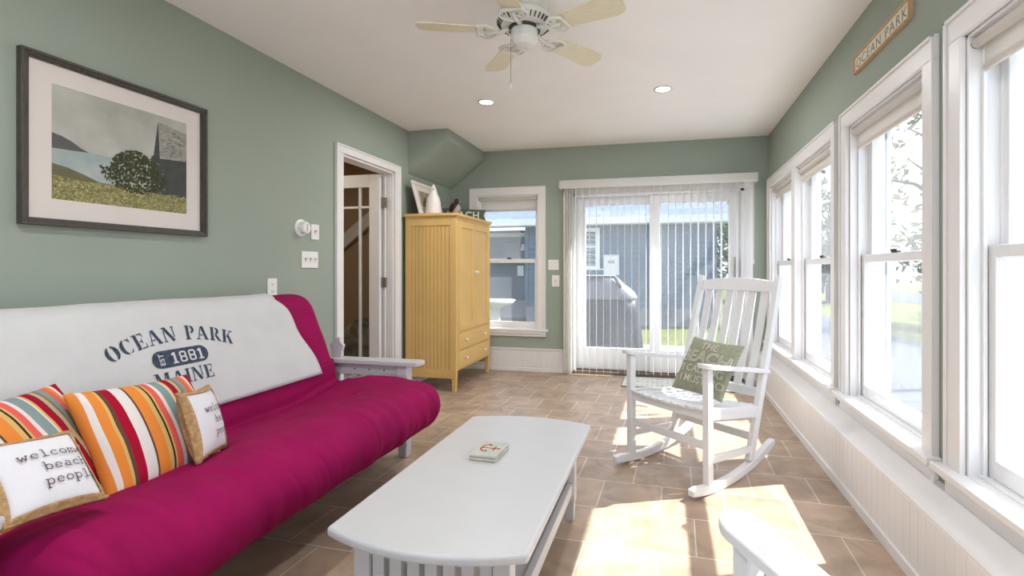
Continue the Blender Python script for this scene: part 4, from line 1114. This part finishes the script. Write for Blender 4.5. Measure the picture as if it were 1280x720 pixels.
def knob(y, z, parent):
    mb = MB().lathe([(.001, 0), (.007, 0), (.006, .008), (.013, .014), (.016, .021), (.013, .028), (.001, .030)], (AX1+.006, y, z), 16, axis='x')
    aput(mb, 'knob', M['ceramic'], parent, smooth=True)
ym = (AY0+AY1)/2
for y0, y1, ky in ((AY0+.053, ym-.002, ym-.03), (ym+.002, AY1-.053, ym+.03)):
    z0, z1 = .548, 1.567
    mb = MB().box(AX1-.014, AX1+.006, y0, y0+.055, z0, z1).box(AX1-.014, AX1+.006, y1-.055, y1, z0, z1).box(AX1-.014, AX1+.006, y0+.055, y1-.055, z1-.06, z1).box(AX1-.014, AX1+.006, y0+.055, y1-.055, z0, z0+.06).box(AX1-.014, AX1-.003, y0+.05, y1-.05, z0+.05, z1-.05)
    d = aput(mb, 'door', bevel=.003); knob(ky, 1.09, d)
for z0, z1 in ((.208, .36), (.378, .527)):
    d = aput(MB().box(AX1-.014, AX1+.006, AY0+.053, AY1-.053, z0, z1), 'drawer', bevel=.004)
    for ky in (AY0+.2, AY1-.2): knob(ky, (z0+z1)/2, d)
# on top of the armoire
fr_ = empty('leaning_frame', (-2.235, 4.35, AZ), label='white picture frame leaning on the wall on top of the armoire', cat='picture frame')
fr_.rotation_euler = (0, math.radians(-16), 0)
def ring_frame(w0, w1, h0, h1, fw, x0, x1):
    return MB().box(x0, x1, w0, w1, h0, h0+fw).box(x0, x1, w0, w1, h1-fw, h1).box(x0, x1, w0, w0+fw, h0+fw, h1-fw).box(x0, x1, w1-fw, w1, h0+fw, h1-fw)
ring_frame(-.25, .25, 0.002, .33, .034, 0, .02).build('frame', M['ceramic'], parent=fr_, bevel=.004)
ring_frame(-.22, .22, .03, .30, .055, .004, .009).build('mat_board', M['matboard'], parent=fr_)
MB().box(.002, .005, -.175, .175, .07, .26).build('photo', M['photo'], parent=fr_)
lh = MB().lathe([(.001, 0), (.072, 0), (.074, .02), (.066, .12), (.055, .165), (.036, .20), (.03, .215), (.028, .24), (.012, .275), (.004, .285), (.001, .29)], (-2.135, 4.195, AZ), 24).build('ceramic_bottle', M['ceramic'], smooth=True)
tag(lh, 'white ceramic bottle tapering to a point before the leaning frame', 'ornament')
o = MB().lathe([(.009, -.002), (.009, .002), (.001, .003)], (-2.125, 4.17, AZ+.235), 10, axis='y').build('spout_hole', M['fig_dark'], parent=lh)
bd = empty('bird_figurine', (-2.10, 4.62, AZ), label='small dark and pale bird figurine on top of the armoire', cat='figurine')
def sph(c, r, m, name, sc=(1, 1, 1), rot=0):
    vs = []; fs = []; a_, b_ = 10, 14
    for i in range(a_+1):
        for j in range(b_):
            ph = PI*i/a_; th = 2*PI*j/b_; p = Vector((math.sin(ph)*math.cos(th)*r*sc[0], math.sin(ph)*math.sin(th)*r*sc[1], math.cos(ph)*r*sc[2]))
            p.rotate(Matrix.Rotation(rot, 3, 'Y')); vs.append(p+Vector(c))
    for i in range(a_):
        for j in range(b_): fs.append((i*b_+j, i*b_+(j+1) % b_, (i+1)*b_+(j+1) % b_, (i+1)*b_+j))
    o = MB().add(vs, fs).build(name, m, parent=bd, smooth=True); weld(o); return o
bd.scale = (1.2, 1.2, 1.2)
sph((0, 0, .085), .042, M['fig_pale'], 'body', (1, .8, 1.15), .4)
sph((-.015, -.012, .10), .036, M['fig_dark'], 'wing', (1.0, .8, 1.3), .6)
sph((.006, 0, .155), .022, M['fig_dark'], 'head')
MB().prism([(-.02, .03), (-.075, .022), (-.08, .04), (-.03, .066)], lambda p: (p[0], -.018, p[1]), lambda p: (p[0], .012, p[1])).build('tail', M['fig_dark'], parent=bd, bevel=.003)
MB().tube([(.0, .012, .05), (.0, .012, 0)], .004, 6).tube([(.0, -.012, .05), (.0, -.012, 0)], .004, 6).lathe([(.03, 0), (.03, .006), (.001, .007)], (0, 0, 0), 14).build('legs', M['fig_pale'], parent=bd)
MB().prism([(.02, .16), (.05, .152), (.022, .148)], lambda p: (p[0], -.005, p[1]), lambda p: (p[0], .005, p[1])).build('beak', M['fig_pale'], parent=bd)
bs = empty('beach_sign', (-2.06, 4.76, AZ), math.radians(32), label='dark green wooden BEACH sign with notched end on top of the armoire', cat='sign')
MB().prism([(-.24, 0), (.225, 0), (.195, .06), (.225, .12), (-.24, .12)], lambda p: (p[0], -.009, p[1]), lambda p: (p[0], .009, p[1])).build('board', M['beachgreen'], parent=bs, bevel=.002)
v2, f2 = font_mesh('BEACH', .105, .0015, 1.05)
solid(conform([([(x-.02, y+.022) for x, y in v2], f2)], lambda x, y: (x, -.0098, y), 'lettering', M['signcream'], bs), .001)

# ------------------------------------------------------------------ wall things
# framed landscape
pf_ = empty('framed_landscape', (XL, 1.713, 1.628), label='large framed landscape print of a barn and bush hanging above the futon', cat='picture')
def qput(mb, name, m, **k): o = mb.build(name, m, parent=pf_, **k); return o
a, b = .382, .338
mb = MB()
for o_, fw, x0, x1 in ((0, .012, .0, .030), (.011, .011, .0, .024), (.021, .008, .0, .018)):
    w, h_ = a-o_, b-o_
    mb.box(x0, x1, -w, w, -h_, -h_+fw).box(x0, x1, -w, w, h_-fw, h_).box(x0, x1, -w, -w+fw, -h_+fw, h_-fw).box(x0, x1, w-fw, w, -h_+fw, h_-fw)
qput(mb, 'frame', M['glossframe'], bevel=.002)
qput(MB().box(.004, .009, -a+.02, a-.02, -b+.02, b-.02), 'mat_board', M['matboard'])
# print: flat painted layers, 0..1 across and up
PW, PH, PY, PZ = .558, .462, -.278, -.228
mb = MB(); lay = [0]
def L2(poly, mi):
    lay[0] += 1; x = .0092+lay[0]*.00004
    mb.add([(x, PY+p[0]*PW, PZ+p[1]*PH) for p in poly], [tuple(range(len(poly)))], mi)
mats = [M[k] for k in ('p_sky', 'p_sea', 'p_hill', 'p_bank', 'p_field', 'p_leaf', 'p_roof', 'p_wall', 'p_fleck')]
L2([(0, 0), (1, 0), (1, 1), (0, 1)], 0)
L2([(0, .2), (.5, .2), (.5, .46), (.22, .46), (0, .46)], 1)
L2([(0, .44), (.06, .445), (.14, .45), (.23, .46), (.18, .485), (.12, .53), (.06, .56), (0, .575)], 2)
L2([(0, .1), (.4, .1), (.42, .2), (.3, .2), (.2, .25), (.1, .29), (0, .31)], 3)
L2([(0, 0), (1, 0), (1, .18), (.7, .19), (.42, .2), (.2, .19), (0, .21)], 4)
L2([(.68, .18), (1, .17), (1, .60), (.76, .59), (.69, .56)], 7)
L2([(.705, .55), (.745, .93), (.765, .56)], 7)
L2([(.76, .55), (1.0, .575), (1.0, .88), (.745, .93)], 6)
r2 = random.Random(4)
for k in range(900):
    th = r2.uniform(0, 2*PI); q = math.sqrt(r2.random())
    y = .565+.19*q*math.cos(th)+(.07 if q*math.sin(th) < 0 else 0)*q*math.cos(th); z = .36+.21*q*math.sin(th)
    s_ = r2.uniform(.008, .018); a0_ = r2.uniform(0, PI)
    L2([(y+s_*.9*math.cos(a0_+t), z+s_*math.sin(a0_+t)) for t in (0, 1.3, PI, PI+1.3)], 5)
    lay[0] -= .98
for k in range(420):
    y = r2.random(); z = r2.random()*.19
    if r2.random() < .12: y = r2.uniform(.42, .8); z = r2.uniform(.2, .5)
    s_ = r2.uniform(.003, .0075)
    L2([(y-s_, z), (y, z-s_), (y+s_, z), (y, z+s_)], 8); lay[0] -= .98
for k in range(60):
    y = r2.uniform(.79, .98); z = r2.uniform(.57, .85); s_ = r2.uniform(.01, .03)
    L2([(y-s_, z), (y, z-.004), (y+s_, z), (y, z+.004)], 2 if k % 3 else 8); lay[0] -= .98
qput(mb, 'print', mats)

# switch plates and outlets
def plate(name, P, a, z, w, h, label, cat, toggles=(), kind='toggle', group=None):
    root = empty(name, P(a, 0, z), label=label, cat=cat, group=group); bpy.context.view_layer.update(); inv = root.matrix_world.inverted()
    def bx(mb, x0, x1, d0, d1, y0, y1):
        vs = [P(aa, d, zz) for aa in (x0, x1) for d in (d0, d1) for zz in (y0, y1)]
        mb.add(vs, [(0, 1, 3, 2), (4, 6, 7, 5), (0, 4, 5, 1), (2, 3, 7, 6), (0, 2, 6, 4), (1, 5, 7, 3)])
    mb = MB(); bx(mb, a-w/2, a+w/2, -.007, 0, z-h/2, z+h/2)
    o = mb.build('cover_plate', M['plate'], bevel=.003); o.parent = root; o.matrix_parent_inverse = inv
    for t in toggles:
        if kind == 'toggle':
            mb = MB(); bx(mb, a+t-.005, a+t+.005, -.020, -.006, z+.0, z+.012); bx(mb, a+t-.007, a+t+.007, -.0085, -.006, z-.014, z+.014)
            o = mb.build('toggle', M['toggle'], bevel=.001)
        elif kind == 'rocker':
            mb = MB(); bx(mb, a+t-.017, a+t+.017, -.010, -.006, z-.034, z+.034); o = mb.build('rocker_switch', M['toggle'], bevel=.002)
        else:
            mb = MB(); bx(mb, a-.017, a+.017, -.0085, -.006, z+t-.014, z+t+.014)
            o = mb.build('socket', M['plate'], bevel=.002); o.parent = root; o.matrix_parent_inverse = inv
            mb = MB()
            for dx in (-.006, .006): bx(mb, a+dx-.0012, a+dx+.0012, -.0092, -.008, z+t-.004, z+t+.005)
            bx(mb, a-.002, a+.002, -.0092, -.008, z+t-.011, z+t-.007)
            o = mb.build('slots', M['slotdark'])
        o.parent = root; o.matrix_parent_inverse = inv
    return root
plate('switch_plate', Lf, 2.932, 1.379, .078, .108, 'white single switch plate beside the round dimmer', 'switch', (0,))
plate('switch_plate', Lf, 2.882, 1.184, .158, .114, 'wide white three-toggle switch plate below the round dimmer', 'switch', (-.046, 0, .046))
plate('wall_outlet', Lf, 2.553, 1.002, .075, .118, 'white wall outlet just above the futon backrest', 'outlet', (.022, -.022), 'socket')
plate('blank_plate', B, -1.188, 1.167, .118, .112, 'blank white wall plate between the armoire window and patio door', 'wall plate')
plate('switch_plate', B, -1.163, .992, .085, .125, 'white switch plate under the blank plate beside the patio door', 'switch', (0,))
plate('switch_plate', R, 3.098, 1.03, .055, .12, 'narrow white plate on the wall strip between two side windows', 'wall plate', (0,), 'rocker')
dm = empty('wall_dimmer', (XL, 2.80, 1.398), label='round white dimmer dial on the sage wall', cat='dimmer')
MB().lathe([(.001, 0), (.058, 0), (.058, .006), (.045, .012), (.001, .012)], (0, 0, 0), 28, axis='x').build('base', M['plate'], parent=dm, smooth=False, bevel=.001)
MB().lathe([(.001, .012), (.042, .012), (.04, .045), (.034, .052), (.001, .052)], (0, 0, 0), 28, axis='x').build('dial', M['plate'], parent=dm, bevel=.001)
MB().box(.0515, .056, -.005, .005, -.026, .026).build('grip', M['toggle'], parent=dm, bevel=.001)

# OCEAN PARK sign over the windows
os_ = empty('ocean_park_sign', (XR, 2.562, 2.193), label='cream OCEAN PARK sign in a raw wood frame above the side windows', cat='sign')
w, h_ = .302, .043
MB().box(-.012, -.001, -w+.006, w-.006, -h_+.006, h_-.006).build('board', M['signcream'], parent=os_)
ring_frame(-w, w, -h_, h_, .007, -.02, 0).build('frame', M['wood'], parent=os_, bevel=.001)
v2, f2 = font_mesh('OCEAN PARK', .066, .0, 1.22)
mw = max(x for x, y in v2)
solid(conform([([(x*.275/mw, y-.023) for x, y in v2], f2)], lambda x, y: (-.0126, -x, y), 'lettering', M['signgrey'], os_), .001)

# door mat
dmx = empty('door_mat', (.165, 4.845, 0), label='cream and teal patterned door mat lying before the patio door', cat='mat')
MB().box(-.575, .575, -.20, .20, .004, .012).build('pile', M['mat_base'], parent=dmx, bevel=.003)
MB().box(-.58, .58, -.205, .205, 0, .006).build('backing', M['mat_dark'], parent=dmx)
mb = MB(); r3 = random.Random(2)
for i in range(23):
    for j in range(3):
        x = -.53+i*.048; y = -.14+j*.13+r3.uniform(-.02, .02); s_ = r3.uniform(.007, .014)
        mb.lathe([(s_, 0), (s_*.8, .0012)], (x, y, .0118), 7)
mb.build('pattern', M['mat_teal'], parent=dmx)

# ------------------------------------------------------------------ ceiling: lamps and fan
def downlight(x, y, label):
    root = empty('recessed_light', (x, y, H), label=label, cat='ceiling light', group='recessed ceiling lights')
    mb = MB(); n = 32; vs = []; fs = []
    for r_, z in ((.066, 0), (.068, -.004), (.054, -.006), (.050, -.001)):
        vs += [(r_*math.cos(2*PI*k/n), r_*math.sin(2*PI*k/n), z) for k in range(n)]
    for i in range(3):
        for k in range(n): fs.append((i*n+k, i*n+(k+1) % n, (i+1)*n+(k+1) % n, (i+1)*n+k))
    mb.add(vs, fs).build('trim_ring', M['fan'], parent=root, smooth=True)
    MB().lathe([(.051, -.001), (.051, -.003), (.03, -.0042), (.001, -.0046)], (0, 0, 0), 28).build('lens', M['lens'], parent=root, smooth=True)
    ld = bpy.data.lights.new('downlight', 'AREA'); ld.shape = 'DISK'; ld.size = .10; ld.energy = LAMP_POWER; ld.color = (.97, .97, 1.0)
    lo = bpy.data.objects.new('downlight_lamp', ld); COL.objects.link(lo); lo.parent = root; lo.location = (0, 0, -.012)
downlight(-1.38, 3.605, 'lit recessed ceiling light nearer the door casing')
downlight(-.018, 3.635, 'lit recessed ceiling light nearer the side windows')
downlight(-1.38, .75, 'added recessed fill light above the futon, unseen behind the view')  # out of view, added to brighten the futon side
downlight(-.018, .75, 'added recessed fill light above the near chair, unseen behind the view')  # second unseen light, added as room fill

fan = empty('ceiling_fan', (-.642, 2.17, H), label='white ceiling fan with five cream blades and a pull chain', cat='ceiling fan')
def nput(mb, name, m, parent=fan, **k): return mb.build(name, m, parent=parent, **k)
nput(MB().lathe([(.001, 0), (.075, 0), (.078, -.02), (.07, -.035), (.001, -.035)], n=40), 'canopy', M['fan'], bevel=.002)
nput(MB().lathe([(.001, -.03), (.09, -.032), (.104, -.045), (.106, -.11), (.098, -.135), (.001, -.138)], n=44), 'motor_housing', M['fan'], bevel=.002)
nput(MB().lathe([(.06, -.13), (.115, -.138), (.128, -.155), (.126, -.175), (.105, -.195), (.06, -.20)], n=44), 'vent_collar', M['fan'], bevel=.002)
mb = MB()
for k in range(36):
    a = 2*PI*k/36; c_, s_ = math.cos(a), math.sin(a)
    mb.bar((.109*c_, .109*s_, -.193), (.1275*c_, .1275*s_, -.176), .008, .004, up=(-s_, c_, 0))
nput(mb, 'vent_slots', M['slot'])
nput(MB().lathe([(.04, -.195), (.072, -.197), (.074, -.21), (.001, -.212)], n=36), 'rotor_ring', M['slot'])
nput(MB().lathe([(.001, -.205), (.062, -.206), (.064, -.25), (.060, -.262), (.045, -.283), (.02, -.292), (.001, -.293)], n=40), 'switch_housing', M['fan'], bevel=.001)
for k in range(5):
    a = math.radians(55+72*k)
    iron = MB()
    rot = Matrix.Rotation(a, 4, 'Z')
    def RP(x, y, z): return tuple(rot @ Vector((x, y, z)))
    # ornate bracket: arm, two scrolls and a plate
    iron.tube([RP(.07, 0, -.205), RP(.11, 0, -.222), RP(.15, 0, -.226), RP(.19, 0, -.224)], .009, 8, rs=[.011, .009, .008, .008])
    for s_ in (-1, 1):
        iron.tube([RP(.12+.10*t, s_*(.012+.05*math.sin(PI*t*.82)), -.224-.002*math.sin(t*3)) for t in [i/10 for i in range(11)]], .006, 8)
        iron.tube([RP(.165+.018*math.cos(t), s_*(.028+.014*math.sin(t)), -.224) for t in [i*.5 for i in range(11)]], .004, 6)
    iron.tube([RP(.215, -.05+.1*i/8, -.223) for i in range(9)], .0065, 8)
    io = nput(iron, 'blade_bracket', M['fan'], smooth=True)
    tl = math.radians(-12)
    prof2 = [(.175, -.040), (.19, -.047), (.44, -.064), (.475, -.056), (.492, -.035), (.495, 0), (.492, .035), (.475, .056), (.44, .064), (.19, .047), (.175, .040)]
    def BP(p, dz):
        y = p[1]*math.cos(tl); z = -.216+p[1]*math.sin(tl)*.9+dz
        return RP(p[0], y, z)
    nput(MB().prism(prof2, lambda p: BP(p, 0), lambda p: BP(p, .006)), 'blade', M['blade'], bevel=.0015)
ch = MB()
cx, cy = -.055, -.035
for i in range(46): ch.lathe([(.0008, -.0022), (.0022, 0), (.0008, .0022)], (cx, cy, -.262-i*.0044), 6)
nput(ch, 'pull_chain', M['steel'])
nput(MB().lathe([(.001, 0), (.004, -.002), (.005, -.022), (.001, -.026)], (cx, cy, -.464), 8), 'chain_pull', M['fan'])
